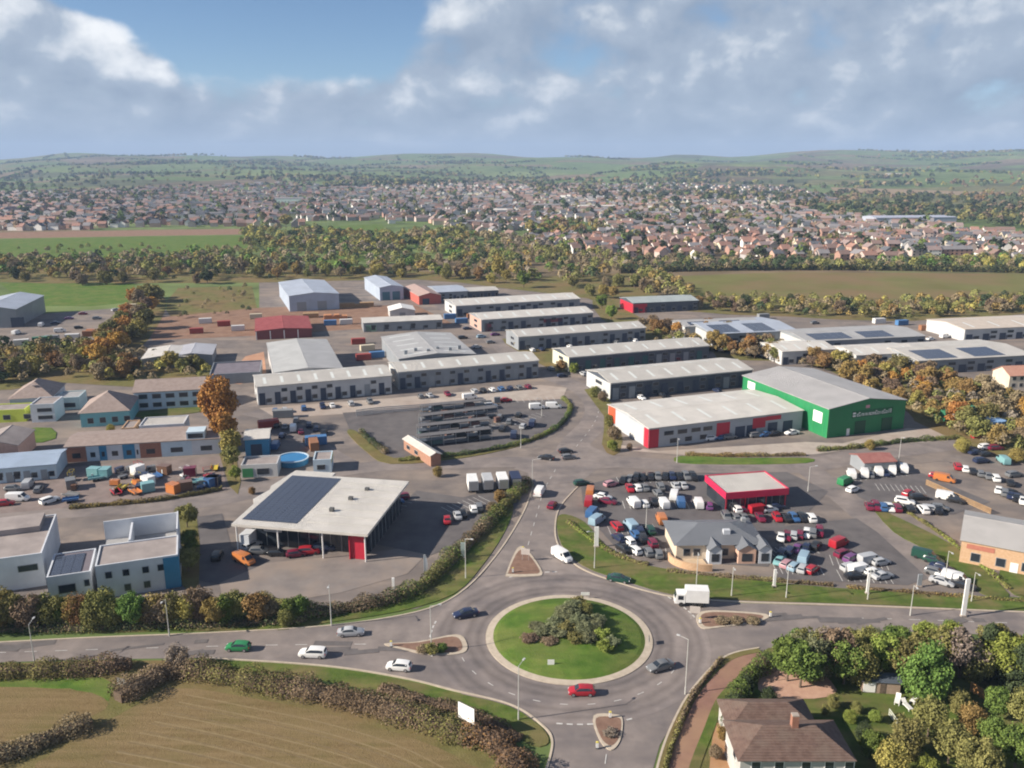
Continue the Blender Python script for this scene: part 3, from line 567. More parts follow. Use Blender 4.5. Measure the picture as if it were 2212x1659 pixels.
MB().poly([(.0, -.3, C.h + .22), (C.W / 2 - .05, -.3, C.h + 1.22), (C.W / 2 - .05, C.D + .3, C.h + 1.22), (0, C.D + .3, C.h + .22)]).build('roof_sheet', sheetmetal('pale_grey_sheet', (.46, .46, .45)), C.roof)
D_ = Bld('warehouse', 'broad grey shed with rooflights behind the gap of the long units', 'building', (862, 776), None, 44, 6.5, R(17), 30).gable(1.3, 'y', W_GREY, RF_GREY, skylights=5)
for i in range(6): D_.rooftop('vent', 3 + i * 4.4, 4.2 + i * 4.4, 5 + (i % 2) * 3, 6.2 + (i % 2) * 3, 7.0, 8.6, W_GREY)
F_ = Bld('warehouse', 'white roofed unit with red corner panels beside the green warehouse', 'building', (1402, 926), (1732, 886), 26, 6, EST).gable(.9, 'x', sheetmetal('silver_wall_sheet', (.36, .385, .42), 3.0), RF_WHITE, skylights=6)
F_.add('red_panel', 'F', .05, 3.2, .1, 5.6, W_RED, out=.1); F_.add('red_panel', 'F', 22.5, 27, .1, 5.2, W_RED, out=.1); F_.add('red_panel', 'F', 35, 39.5, 2.2, 5.4, W_RED, out=.1); F_.add('red_panel', 'F', 39.6, 45, 4.2, 5.5, W_RED, out=.09)
F_.add('red_panel', 'L', .05, 2.6, .1, 5.7, W_RED, out=.1); F_.add('red_panel', 'L', 21, 25.6, 1.2, 6.1, plain('orange_red_panel', (.55, .09, .04), .5), out=.1)
F_.add('white_panel', 'L', 3, 20.5, .3, 5.7, W_WHITE, out=.06)
for x in (5, 9.5, 14, 18): F_.window('F', x, x + 3, 3.4, 4.6)
for x in (29, 33, 40.5, 46): F_.add('roller_door', 'F', x, x + 3.4, .05, 3.4, NAVY)
for x in (7, 12, 17): F_.window('F', x, x + 2.2, .9, 2.2)
G = Bld('warehouse', 'tall bright green warehouse with a grey ridge roof', 'building', (1791, 884), (1963, 866), 43, 9, EST).gable(1.9, 'y', W_GREEN, sheetmetal('mid_grey_roof_sheet', (.37, .36, .36)), skylights=0)
sg = MB(); GW = G.W
sgo = G.add('sign_board', 'F', GW * .3, GW * .83, 5.3, 7.5, plain('green_sign_board', (.012, .115, .05), .5), out=.08)
def glyphs(b, side, x0, x1, z0, z1, mat, parent, seed=1, out=.13, icon=True):
    r = random.Random(seed); mb = MB(); x = x0; H_ = z1 - z0
    def bx(a, c, p, q): mb.box(a, c, -out, -.05, z0 + p * H_, z0 + q * H_)
    if icon: bx(x, x + H_ * .8, 0, .35); bx(x, x + H_ * .8, .6, 1); x += H_ * 1.15
    while x < x1 - .4:
        w = r.choice((.35, .5, .5, .55)); hh = r.choice((.62, .62, .62, .95)); bx(x, x + .13, 0, hh)
        if w > .4: bx(x + .13, x + w, hh - .16, hh); bx(x + .13, x + w, 0, .16) if r.random() < .6 else bx(x + w - .13, x + w, 0, hh - .16)
        x += w + .17
    return mb.build('sign_lettering', mat, parent)
glyphs(G, 'F', GW * .31, GW * .82, 5.7, 7.0, WHITE, sgo, 4)
G.add('emblem', 'F', GW * .47, GW * .52, 8.0, 8.9, plain('pink_emblem', (.5, .25, .3), .5)); G.add('white_sign', 'L', 2.5, 6.5, 3.8, 7.2, WHITE, out=.1); G.add('white_sign', 'L', 36, 40, 5.5, 8, WHITE, out=.1)
for x in (.35, .7): G.add('roller_door', 'F', GW * x, GW * x + 4, .05, 4.2, plain('dark_green_door', (.01, .07, .035), .5))
G.add('door', 'F', GW * .25, GW * .25 + 1.1, .05, 2.2, WHITE); G.add('corner_trim', 'F', -.05, .35, .05, 9, plain('light_green_trim', (.05, .28, .10), .5), out=.1)
for i in range(9): G.add('wall_seam', 'L', 4.6 * (i + .4), 4.6 * (i + .4) + .12, .1, 8.9, plain('light_green_trim', (.05, .28, .10), .5), out=.05)
# far sheds
L0 = Bld('warehouse', 'big blue grey shed beside the bright green playing field', 'building', (-78, 672), (42, 664), 45, 9, R(12)).gable(2.2, 'y', W_GREY, RF_BLUE); L0.add('roller_door', 'F', 20, 26, .05, 5, NAVY)
L1 = Bld('warehouse', 'tall blue grey shed with a wide gable in front of the wood', 'building', (624, 640), (729, 632), 58, 8.5, R(20)).gable(1.3, 'y', sheetmetal('pale_blue_wall', (.36, .42, .52), 3), RF_BLUE)
L1.add('roller_door', 'F', 4, 9, .05, 5, GREYDOOR); L1.add('roller_door', 'F', 15, 20, .05, 5, GREYDOOR)
L2 = Bld('warehouse', 'narrow blue grey shed with teal doors behind the timber yard', 'building', (820, 622), (872, 620), 48, 7.5, R(20)).gable(1.2, 'y', sheetmetal('pale_blue_wall', (.36, .42, .52), 3), RF_BLUE); L2.add('roller_door', 'F', 1.5, 6, .05, 5, plain('teal_door2', (.05, .14, .19), .5)); L2.add('roller_door', 'F', 7.5, 12, .05, 5, plain('teal_door2', (.05, .14, .19), .5))
K0 = Bld('warehouse', 'low shed with a brick red gable behind the farthest unit', 'building', (905, 640), (950, 636), 38, 5, R(20)).gable(1.6, 'y', plain('red_wall', (.40, .10, .08), .7), M('pinkish_roof', (.34, .24, .22), (.42, .31, .28), scale=.5)); K0.add('roller_door', 'F', 2, 6, .05, 3.5, NAVY)
K1 = Bld('warehouse', 'blue grey flat shed right of the red gable', 'building', (945, 632), (1010, 629), 26, 5, R(18)).gable(1.0, 'x', W_GREY, RF_BLUE); bays(K1, 4, seed=2, hmax=3)
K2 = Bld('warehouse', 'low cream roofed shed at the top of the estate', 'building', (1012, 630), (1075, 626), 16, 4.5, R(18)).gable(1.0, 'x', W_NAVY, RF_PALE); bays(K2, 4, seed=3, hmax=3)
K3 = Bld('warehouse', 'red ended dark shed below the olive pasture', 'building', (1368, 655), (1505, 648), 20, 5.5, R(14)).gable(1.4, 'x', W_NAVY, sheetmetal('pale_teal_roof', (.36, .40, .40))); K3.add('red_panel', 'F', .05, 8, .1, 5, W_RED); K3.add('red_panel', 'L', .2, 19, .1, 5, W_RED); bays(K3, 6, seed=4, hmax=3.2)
K4 = Bld('warehouse', 'white store shed with a grey ribbed front in the storage yard', 'building', (785, 698), (955, 690), 14, 4.5, R(14)).gable(1.0, 'x', W_GREY, RF_WHITE); bays(K4, 6, seed=9, hmax=3, doors=GREYDOOR); K4.add('green_panel', 'F', 1, 6, .3, 3.4, plain('pale_green_panel', (.22, .36, .26), .6))
K5 = Bld('canopy', 'dark red roofed storage canopy in the reddish yard', 'canopy', (552, 716), None, 34, 4, R(16), 25).gable(.8, 'y', plain('canopy_wall', (.18, .05, .05), .8), M('dark_red_roof', (.22, .045, .05), (.31, .08, .08), scale=.5, rough=.8))
for i in range(4): K5.add('white_edge', 'F', i * 6.2, i * 6.2 + .4, .1, 3.9, WHITE)
K6 = Bld('warehouse', 'pair of pale roofed sheds beside the orange tree row, left half', 'building', (306, 776), None, 20, 4.2, R(14), 17).gable(1.0, 'y', W_GREY, RF_WHITE); K6.add('roller_door', 'F', 5, 9, .05, 3.2, NAVY)
K7 = Bld('warehouse', 'pair of pale roofed sheds beside the orange tree row, right half', 'building', (366, 771), None, 20, 4.2, R(14), 16).gable(1.0, 'y', W_GREY, sheetmetal('lilac_grey_roof', (.42, .42, .46))); K7.add('roller_door', 'F', 5, 9, .05, 3.2, NAVY)
K8 = Bld('office', 'low flat roofed store with a dark deck roof by the orange gravel', 'building', (452, 812), None, 20, 3.5, R(14), 18).flat(W_GREY, M('dark_deck', (.14, .125, .15), (.19, .17, .2), scale=.5)); K8.window('F', 3, 7, 1, 2.2)
K9 = Bld('office', 'white roofed tent shed in the timber yard', 'building', (842, 672), None, 14, 4, R(12), 13).gable(1.5, 'y', W_WHITE, plain('white_membrane', (.7, .68, .66), .6)); K9.add('door', 'F', 5, 8, .05, 3, GREYDOOR)
# right cluster with solar panels
for (lab, FL, FR, dp, rf, sp) in (('pale roofed factory with solar rows beside the orange belt, white end gable', (1540, 722), (1700, 706), 34, RF_BLUE, 1), ('long low factory with solar panels behind the orange belt', (1745, 738), (1985, 722), 26, RF_GREY, 1), ('wide pale factory with one block of panels at the edge of the belt', (1985, 780), (2200, 758), 30, RF_PALE, 1), ('cream roofed factory at the back of the solar roofed cluster', (2085, 712), (2290, 700), 26, M('cream_roof', (.46, .40, .34), (.54, .47, .41), scale=.4, rough=.7), 0), ('pale front block of the solar cluster above the orange belt', (1690, 760), (1800, 752), 18, RF_WHITE, 0), ('flat grey factory joined behind the first solar roof', (1480, 706), (1620, 690), 16, RF_GREY, 1), ('white ended factory between the solar roofs', (1850, 768), (1975, 756), 18, RF_WHITE, 0)):
    b = Bld('factory', lab, 'building', FL, FR, dp, 5.5, R(12)).gable(1.3, 'x', W_GREY if sp else W_WHITE, rf, skylights=0 if sp else 4); bays(b, max(4, int(b.W / 8)), seed=int(FL[0]), hmax=3.2)
    b.add('end_panel', 'L', .3, dp - .3, .2, 5.2, W_WHITE, out=.05)
    if sp:
        f = gz(b)
        for s0, s1 in ((.08, .4), (.5, .78)): solar(b, b.W * s0, b.W * s1, 1.2, dp / 2 - 1.2, f, 3.4, 2.1, .12)
CH = Bld('house', 'cream rendered house with a salmon roof at the edge of the belt', 'house', (2182, 812), (2260, 808), 9, 5, R(8)).gable(2.4, 'x', M('cream_render', (.56, .48, .38), (.64, .56, .46), scale=.5), M('salmon_tile', (.40, .2, .15), (.48, .27, .2), scale=1)); [CH.window('F', x, x + 1.3, z, z + 1.2) for x in (1.2, 4.2, 7.5) for z in (.9, 3.4)]
# --- showroom with the big white roof (trapezoid canopy roof on columns)
SH = Bld('showroom', 'car showroom under a huge white tilted roof with solar panels', 'building', (500, 1137), (794, 1160), 29, 6, None); W, Dp = SH.W, SH.D
gm = MB(); gm.box(2.2, W - 1.5, 4.5, Dp - 2, 0, 5.6); SH.wall = gm.build('glass_hall', GLASS, SH.t)
sl = MB(); SLP = .45
def rz_(x, y): return 6 + SLP * y / Dp
ring = [(0, 0), (W, 0), (W, Dp), (W * .36, Dp), (W * .36, Dp + 2.2), (W * .02, Dp + 2.2), (-1.0, Dp * .72), (-.3, Dp * .72 - 2.2), (-1.6, Dp * .45), (-.2, Dp * .45 - 2.4)]
sl.rings([[(p[0], p[1], rz_(*p)) for p in ring], [(p[0], p[1], rz_(*p) + .55) for p in ring]]); SH.roof = sl.build('roof', [RF_WHITE], SH.t)
solar(SH, 1.2, W * .47, 2.4, Dp - .6, lambda x, y: rz_(x, y) + .56, 1.7, 1.05, .05)
for px_, py_ in ((.60, .32), (.66, .55), (.72, .75)): SH.rooftop('roof_vent', W * px_, W * px_ + .9, Dp * py_, Dp * py_ + .9, 6.5, 7.5, plain('dark_vent', (.09, .09, .09), .7))
for i in range(1, 8): SH.rooftop('roof_seam', W * .5 + .3, W - .2, Dp * i / 8, Dp * i / 8 + .08, rz_(0, Dp * i / 8) + .5, rz_(0, Dp * i / 8) + .62, RF_PALE)
for x in (.6, W * .33, W * .66, W - .9): MB().tube((x, .8, 0), (x, .8, 6), .16).build('column', WHITE, SH.t)
for x in np.arange(3, W - 2, 2.4): SH_m = MB().box(x, x + .1, 4.4, 4.48, .1, 5.6).build('mullion', FRAME, SH.t)
for y in np.arange(6, Dp - 2, 2.4): MB().box(W - 1.5, W - 1.42, y, y + .1, .1, 5.6).build('mullion', FRAME, SH.t)
MB().box(W - 4.4, W - 1.2, 1.6, 2.0, .1, 5.5).box(W - 4.6, W - 4.4, 1.2, 2.2, .1, 5.8).build('red_entrance_sign', W_RED, SH.t)
MB().box(.8, 3.0, 1.2, 4.4, .1, 3.6).build('white_wall', W_RENDER, SH.t); MB().box(5, 9, 4.2, 4.46, 3.4, 4.6).build('fascia_sign', W_WHITE, SH.t)
# --- white office complex, bottom left
OF = Bld('office', 'white rendered office block with square windows and blue corner', 'building', (205, 1226), (384, 1202), 9.5, 6.6, EST).flat(W_RENDER, FELT, .25)
OF.add('blue_corner', 'F', OF.W - 2.7, OF.W + .06, .1, 6.5, W_BLUE, out=.1); OF.add('blue_corner', 'R', -.08, 1.6, .1, 6.5, W_BLUE, out=.1)
for x in (1.6, 4.6, 8.0, 10.7): OF.window('F', x, x + 1.05, 4.1, 5.3)
for x in (4.6, 8.0): OF.window('F', x, x + 1.05, 1.0, 2.3)
OW = OF.W
cw = MB(); cw.box(OW - .3, OW, 9.5, 19, 0, 8.2); cw.box(0, OW - .3, 18.7, 19, 0, 8.0); cw.box(5.2, 5.6, 9.5, 18.7, 0, 7.2); cw.build('courtyard_wall', W_RENDER, OF.t)
MB().poly([(.2, 9.52, 4), (OW - .4, 9.52, 4), (OW - .4, 18.6, 4), (.2, 18.6, 4)]).build('courtyard_roof', RF_GREY, OF.t)
OB = Bld('office', 'lower white office wing with a dark solar deck', 'building', (100, 1250), (196, 1236), 10.5, 5.0, EST).flat(W_RENDER, M('dark_deck2', (.13, .115, .135), (.17, .15, .17), scale=.6), .25)
OB.window('F', 1.8, 4.6, 1.6, 3.2); OB.window('F', 6.2, 7.0, 2.4, 3.6)
solar(OB, .6, OB.W - .5, .7, 9.8, lambda x, y: 5.06, 1.65, 1.0, .06)
OC = Bld('office', 'white office wing with a stone coloured flat roof and one wide window', 'building', (-90, 1222), (88, 1204), 20, 6.6, EST).flat(W_RENDER, FELT, .3); OC.window('F', 9.6, 12.9, 3.6, 4.8); OC.window('F', 3, 6, 3.6, 4.8); OC.rooftop('roof_step', 3, OC.W - 2, 12, 19.4, 6.6, 7.8, FELT)
# --- tool hire row, mid left
TR = Bld('workshop_row', 'long low workshop row with blue, brick and white fronts', 'building', (140, 966), (478, 940), 13, 4.5, R(11)).gable(.9, 'x', W_RENDER, TILER)
x = 0; TW = TR.W
for w, mt in ((.13, BRICK), (.08, W_LBLUE), (.05, W_BLUE), (.1, W_RENDER), (.08, W_BLUE), (.03, W_RENDER), (.14, BRICK), (.2, W_LBLUE), (.19, W_RENDER)):
    TR.add('front_panel', 'F', x * TW + .05, (x + w) * TW - .05, .1, 4.3, mt, out=.06 + .02 * random.random()); TR.window('F', (x + w * .3) * TW, (x + w * .7) * TW, 1.2, 2.6, WHITE); x += w
TR.add('upper_block', 'F', TW * .78, TW * .9, 4.5, 6.8, W_LBLUE, out=.03, inn=5); TR.add('dark_glazing', 'F', TW * .79, TW * .89, 5.0, 6.3, GLASS, out=.07, inn=.02)
TL = Bld('workshop', 'low workshop with a pale blue roof joined to the tool yard row', 'building', (-70, 1018), (132, 985), 12, 4, R(15)).gable(.8, 'x', W_LBLUE, sheetmetal('sky_blue_roof', (.34, .42, .54))); bays(TL, 5, seed=12, hmax=3, doors=GREYDOOR)
TP = Bld('workshop', 'pink brick gabled block beside the small lawn', 'building', (-60, 968), (42, 958), 14, 5, R(12)).gable(1.6, 'y', M('pink_brick', (.42, .27, .22), (.5, .33, .28), scale=1, rough=.9), FELT); TP.window('F', 3, 6, 1.2, 2.6)
TB = Bld('workshop', 'flat pale roofed annexe above the workshop row', 'building', (300, 922), (400, 912), 9, 3.4, R(11)).flat(W_RENDER, RF_PALE, .3); TB.window('F', 2, 4, 1, 2.4); TB.window('F', 8, 11, 1, 2.4)
TC = Bld('workshop', 'small buff annexe beside the pale annexe', 'building', (262, 927), (292, 923), 8, 3.2, R(11)).flat(BUFF, FELT, .3); TC.window('F', 1, 2.4, 1, 2.2)
# school like blocks with hipped roofs
S1 = Bld('school_block', 'brown hipped block with a dark solar slope and white gable wing', 'building', (20, 862), (112, 856), 17, 5, R(14)).hip(4, W_RENDER, TILER); f1 = MB()
for i in range(5):
    for j in range(3): MB().box(0, 1.6, 0, 1.0, 0, .05).build('solar_panel', SOLAR, S1.roof, (S1.W - 2.4 - j * 2.0 - i * .2, 3.5 + i * 2.2, 5.9 + j * 1.05))
S1.window('F', 9, 12.5, 1, 3.2); S1.window('F', 3, 6, 1, 3.2)
SW = Bld('school_block', 'white two storey wing with stacked windows and lime panels', 'building', (64, 876), (118, 872), 9, 5.6, R(10)).flat(W_RENDER, FELT, .3); [SW.window('F', 2, 6.2, z, z + 1.1) for z in (1.0, 3.4)]
SY = Bld('school_block', 'low lime green fronted block beside the white wing', 'building', (-40, 890), (58, 882), 8, 3.8, R(10)).flat(LIME, FELT, .3); SY.window('F', 6, 8, 1, 2.4); SY.window('F', 12, 14, 1, 2.4)
S2 = Bld('school_block', 'hipped brown block over turquoise walls', 'building', (172, 893), (280, 884), 16, 4.6, R(14)).hip(4.6, W_TURQ, TILER); [S2.window('F', x, x + 1.6, 1.2, 2.8) for x in (2, 5.5, 9, 12.5)]
S3 = Bld('school_block', 'long two storey pale blue block with a brown roof', 'building', (288, 848), (442, 834), 12, 6.2, R(12)).gable(2.6, 'x', W_LBLUE, TILER); [S3.window('F', x, x + 2.6, z, z + 1.4) for x in np.arange(1.5, S3.W - 3, 4.2) for z in (1.0, 3.9)]
S4 = Bld('school_block', 'low pale turquoise link between the hipped blocks', 'building', (118, 862), (172, 858), 9, 4, R(12)).flat(plain('pale_turquoise', (.42, .52, .54), .7), RF_GREY, .3); S4.window('F', 2, 6, 1, 2.4)
# blue units by the wheel yard
BU = Bld('workshop', 'blue shed with a white roof beside the tall orange tree', 'building', (528, 950), (580, 946), 9, 5, R(12)).gable(.8, 'x', W_BLUE, RF_WHITE); BU.add('roller_door', 'F', 1.5, 4.5, .05, 3.5, NAVY)
BV = Bld('workshop', 'low white canopy building with green trim behind the showroom', 'building', (520, 1008), (600, 1002), 7, 3.2, R(8)).flat(W_WHITE, FELT, .4); BV.add('green_panel', 'F', .3, 3, .2, 2.6, plain('green_panel', (.05, .22, .09), .6)); BV.window('F', 4, 7, .9, 2.4)
BW = Bld('workshop', 'pale blue flat roofed store beside the round pool', 'building', (676, 996), (716, 992), 7, 3.4, R(8)).flat(W_LBLUE, FELT, .3); BW.window('F', 1, 3, 1, 2.2); BW.add('yellow_trim', 'R', .2, 6.8, 2.6, 3.5, plain('yellow_trim', (.5, .45, .12), .6))
# dark compound racks and orange walled building
for i, (x0, y0, x1, y1) in enumerate(((905, 968, 1062, 950), (905, 945, 1060, 928), (910, 922, 1075, 902), (912, 900, 1050, 886))):
    a = P(x0, y0); b2 = P(x1, y1); L_ = math.hypot(b2[0] - a[0], b2[1] - a[1]); an = math.atan2(b2[1] - a[1], b2[0] - a[0])
    t = thing('storage_rack', ['open steel rack row nearest the compound kerb', 'second open rack row from the compound kerb', 'third open rack row from the compound kerb', 'rack row closest to the concrete apron'][i], 'rack', (a[0], a[1], 0), an, 'racks in the dark compound')
    n = int(L_ / 3.2)
    for k in range(n + 1): [MB().box(k * L_ / n, k * L_ / n + .14, yy, yy + .14, 0, 3.4).build('upright', STEEL, t) for yy in (0, 2.6)]
    for z in (.5, 1.8, 3.3): MB().box(0, L_, -.05, 2.8, z, z + .12).build('shelf', plain('rack_shelf', (.12, .115, .12), .7) if z > 3 else W_NAVY, t)
    for k in range(n):
        if random.random() < .85:
            zt = random.choice((.62, 1.92)); MB().box(k * L_ / n + .35, (k + 1) * L_ / n - .2, .1, 2.5, zt, zt + random.uniform(.5, 1.1)).build('stored_goods', random.choice((W_NAVY, BLACK, plain('brown_goods', (.13, .07, .06), .8), plain('grey_goods', (.12, .13, .15), .8), plain('teal_goods', (.06, .11, .11), .8))), t)
OWL = Bld('brick_store', 'slim orange brick store at the end of the rack rows', 'building', (872, 948), None, 3, 3.2, R(-58), 17).gable(.6, 'x', M('orange_brick', (.30, .16, .11), (.37, .21, .15), scale=1), RF_WHITE); OWL.window('F', 2, 4, 1, 2); OWL.window('F', 7, 9, 1, 2)
# red dealership building and grey roofed building
RD = Bld('showroom', 'dealership showroom with a red fascia round its pale roof', 'building', (1568, 1066), (1704, 1055), 12, 5, R(11)); W = RD.W
RD.wall = MB().box(.5, W - .5, .55, 11.5, 0, 3.5).build('glass_hall', GLASS, RD.t)
RD.roof = MB().poly([(.3, .3, 4.9), (W - .3, .3, 4.9), (W - .3, 11.7, 4.9), (.3, 11.7, 4.9)]).build('roof', RF_PALE, RD.t)
MB().box(0, W, 0, .3, 3.5, 5.1).box(0, W, 11.7, 12, 3.5, 5.1).box(0, .3, .3, 11.7, 3.5, 5.1).box(W - .3, W, .3, 11.7, 3.5, 5.1).build('red_fascia', plain('dealer_red', (.50, .02, .07), .35), RD.t); MB().box(.3, W - .3, .3, 11.7, 3.5, 3.7).build('soffit', WHITE, RD.t)
for x in (.5, W * .33, W * .66, W - .5): MB().box(x - .15, x + .15, .45, .6, 0, 3.5).build('pier', W_RED, RD.t)
for x in np.arange(2, W - 1, 2): MB().box(x, x + .08, .5, .58, .05, 3.45).build('mullion', FRAME, RD.t)
GR = Bld('restaurant', 'low cream building with a slate grey roof and front gables', 'building', (1462, 1176), (1648, 1174), 11.5, 3.4, R(1.5)).hip(2.3, M('cream_render2', (.52, .43, .33), (.60, .51, .41), scale=.5), RF_DKGREY, .7); W = GR.W
for i, (x, w, mt) in enumerate(((6.2, 2.6, W_RENDER), (12.2, 3.6, M('peach_render', (.52, .33, .25), (.6, .4, .31), scale=.6)), (16.4, 2.6, W_RENDER))):
    g = MB(); g.poly([(0, -2.4, 0), (w, -2.4, 0), (w, -2.4, 3.2), (w / 2, -2.4, 4.2), (0, -2.4, 3.2)]); g.poly([(0, .1, 0), (0, -2.4, 0), (0, -2.4, 3.2), (0, .1, 3.2)]); g.poly([(w, -2.4, 0), (w, .1, 0), (w, .1, 3.2), (w, -2.4, 3.2)])
    o = g.build('gable_bay', mt, GR.t, (x, 0, 0)); r = MB(); r.rings([[(-.3, -2.7, 3.05), (w / 2, -2.7, 4.35), (w + .3, -2.7, 3.05), (w / 2, -2.7, 4.2)], [(-.3, 2.5, 3.05), (w / 2, 2.5, 4.35), (w + .3, 2.5, 3.05), (w / 2, 2.5, 4.2)]]); r.build('bay_roof', RF_DKGREY, o)
    MB().box(w * .2, w * .8, -2.46, -2.38, .6, 2.3).build('window', GLASS, o)
for x in (1.5, 3.6, 9.4): GR.window('F', x, x + 1.3, .9, 2.3)
cv = MB(); n = 20; pts = []
for k in range(n + 1):
    a = R(175 + 100 * k / n); pts.append((5.5 + 7.0 * math.cos(a), -.2 + 5.2 * math.sin(a)))
strip(pts, .45, 0, 1.5, cv); cv.build('curved_garden_wall', BUFF, GR.t)
MB().prism([(5.5, -.1)] + [(5.5 + 6.6 * math.cos(R(175 + 100 * k / n)), -.2 + 4.9 * math.sin(R(175 + 100 * k / n))) for k in range(n + 1)], 0, .16).build('terrace', M('buff_paving', (.46, .34, .22), (.54, .42, .3), scale=.6), GR.t)
MB().box(10.2, 11.6, 2.2, 3.2, 4.2, 5.4).build('chimney', W_RENDER, GR.roof); MB().box(16, 16.9, 9, 10, 3.6, 5).build('roof_vent', STEEL, GR.roof)
RB = Bld('brick_building', 'buff brick hall with a broad pale grey roof and blue shaded end', 'building', (2078, 1166), None, 17, 5, R(-30), 22).gable(2.0, 'x', BUFF, sheetmetal('light_grey_roof', (.40, .385, .375)))
for x in (2, 6.5, 11, 15.5): RB.window('F', x, x + 1.6, .9, 2.6)
RB.add('door', 'F', 9, 10.4, .05, 2.2, WHITE); RB.add('red_band', 'F', 1, 6, 3.4, 4.4, M('red_brick_band', (.36, .13, .09), (.44, .18, .13), scale=2))
RS = Bld('workshop', 'low red roofed shelter behind the row of white vans', 'building', (1868, 1000), (1930, 994), 7, 3, R(8)).gable(1.0, 'x', W_GREY, M('dull_red_roof', (.26, .10, .09), (.33, .15, .13), scale=.6)); RS.window('F', 2, 4, 1, 2)
# timber merchant's yard
for i, (x, y, w, d, hh, mt, lab) in enumerate(((2040, 912, 14, 5, 3.4, plain('green_fence', (.03, .15, .08), .6), 'green screened timber bay next to the green warehouse'), (2082, 916, 7, 5, 2.8, plain('light_green_wrap', (.35, .55, .25), .6), 'light green wrapped stack of boards'), (2096, 926, 10, 6, 2.6, plain('blue_wrap', (.20, .34, .56), .5), 'blue wrapped stack of boards at the yard corner'), (2130, 930, 8, 5, 2.4, plain('blue_wrap', (.20, .34, .56), .5), 'smaller blue wrapped stack with green bearers'), (2104, 948, 2.5, 2, 2.2, W_RED, 'small red crate in the merchant yard'), (690, 668, 30, 4, 2.6, TIMBER, 'long stack of planks in the timber yard'), (700, 690, 12, 5, 2, plain('orange_goods', (.45, .2, .09), .7), 'orange goods stack in the timber yard'), (655, 688, 8, 5, 2.4, TIMBER, 'short stack of beams beside the red canopy'), (870, 770, 9, 4, 2, TIMBER, 'pallet stack behind the grey shed'))):
    p = P(x, y); t = thing('material_stack', lab, 'stack', (p[0], p[1], 0), R(14)); n = max(2, int(w / 1.3)); nl = max(2, int(hh / .6))
    for a in range(n):
        for z in range(nl - (1 if random.random() < .3 else 0)): MB().box(a * w / n + .05, (a + 1) * w / n - .05, random.uniform(0, .25), d - random.uniform(0, .25), z * hh / nl + .06, (z + 1) * hh / nl).build('bundle', mt, t)
    MB().box(0, w, .4, .6, 0, .06).box(0, w, d - .6, d - .4, 0, .06).build('bearer', BARK, t)
# round blue pool
p = P(633, 1000); t = thing('storage_tank', 'low round blue tank beside the pale blue store', 'tank', (p[0], p[1], 0), 0)
def cylpts(r, n=28, cx=0, cy=0): return [(cx + r * math.cos(2 * math.pi * k / n), cy + r * math.sin(2 * math.pi * k / n)) for k in range(n)]
MB().prism(cylpts(4.2), 0, 1.5).build('tank_wall', W_BLUE, t); MB().prism(cylpts(3.9), 1.5, 1.56).build('tank_cover', plain('deep_blue', (.02, .16, .36), .3), t); r_ = MB()
for k in range(28):
    a = 2 * math.pi * k / 28; b_ = 2 * math.pi * (k + 1) / 28
    r_.rings([[(ra * math.cos(q), ra * math.sin(q), z) for ra, z in ((3.95, 1.5), (4.35, 1.5), (4.35, 1.72), (3.95, 1.72))] for q in (a, b_)], caps=False)
r_.build('rim', W_LBLUE, t)
# --- house bottom right
HO = Bld('house', 'large brown tiled house with white walls beside the red footway', 'house', (1600, 1640), (1838, 1637), 7.4, 5.0, R(0)); W = HO.W; D = HO.D
HO.hip(2.3, M('dull_render', (.38, .37, .36), (.46, .45, .43), scale=.4, rough=.9), TILE, .5); HW_, HD_ = W, D
def hip_courses(b, W, D, z0, rise, n, o=.5):
    k = D / 2; mb = MB()
    for i in range(n):
        u0, u1 = i / n, (i + 1) / n
        for side in (0, 1):
            def pt(u, e, dz): x0 = -o + u * (k + o); x1 = W + o - u * (k + o); y = -o + u * (k + o); return (x0 if e == 0 else x1, y if side == 0 else D - y, z0 + rise * u + dz)
            q = [pt(u0, 0, .10), pt(u0, 1, .10), pt(u1, 1, .045), pt(u1, 0, .045)]; mb.poly(q if side == 0 else q[::-1]); mb.poly([pt(u0, 0, .02), pt(u0, 1, .02), pt(u0, 1, .10), pt(u0, 0, .10)])
            def pe(u, e, dz): y0 = -o + u * (k + o); y1 = D + o - u * (k + o); x = -o + u * (k + o); return (x if side == 0 else W - x, y0 if e == 0 else y1, z0 + rise * u + dz)
            q = [pe(u0, 1, .10), pe(u0, 0, .10), pe(u1, 0, .045), pe(u1, 1, .045)]; mb.poly(q if side == 0 else q[::-1]); mb.poly([pe(u0, 0, .02), pe(u0, 1, .02), pe(u0, 1, .10), pe(u0, 0, .10)])
    ob = mb.build('tile_courses', TILE, b); ob["kind"] = "stuff"
hip_courses(HO.roof, W, D, 5.02, 2.3, 13)
HO.rooftop('chimney', W * .52, W * .52 + .9, D / 2 - .4, D / 2 + .4, 6.5, 8.9, BRICK); MB().box(0, .9, 0, .8, 0, .15).build('chimney_cap', CONC, HO.roof, (W * .52, D / 2 - .4, 8.9))
HO.add('rooflight', 'F', W * .78, W * .78 + .3, 5.2, 5.3, SKYL)
for x in (1.5, 4.5, 8, 11, 13.6): HO.window('F', x, x + 1.1, 3.4, 4.6, WHITE); HO.window('F', x, x + 1.1, .9, 2.2, WHITE)
HO.window('L', 2, 3.2, 3.2, 4.4, WHITE); HO.window('L', 6, 7.2, .9, 2.2, WHITE)
p = P(1592, 1600, 2.4); HX = thing('house_extension', 'brown tiled rear range of the house with a lower ridge', 'house extension', (HO.t.location.x + .8, HO.t.location.y + 8.2, 0), 0); W2 = W - 1.4
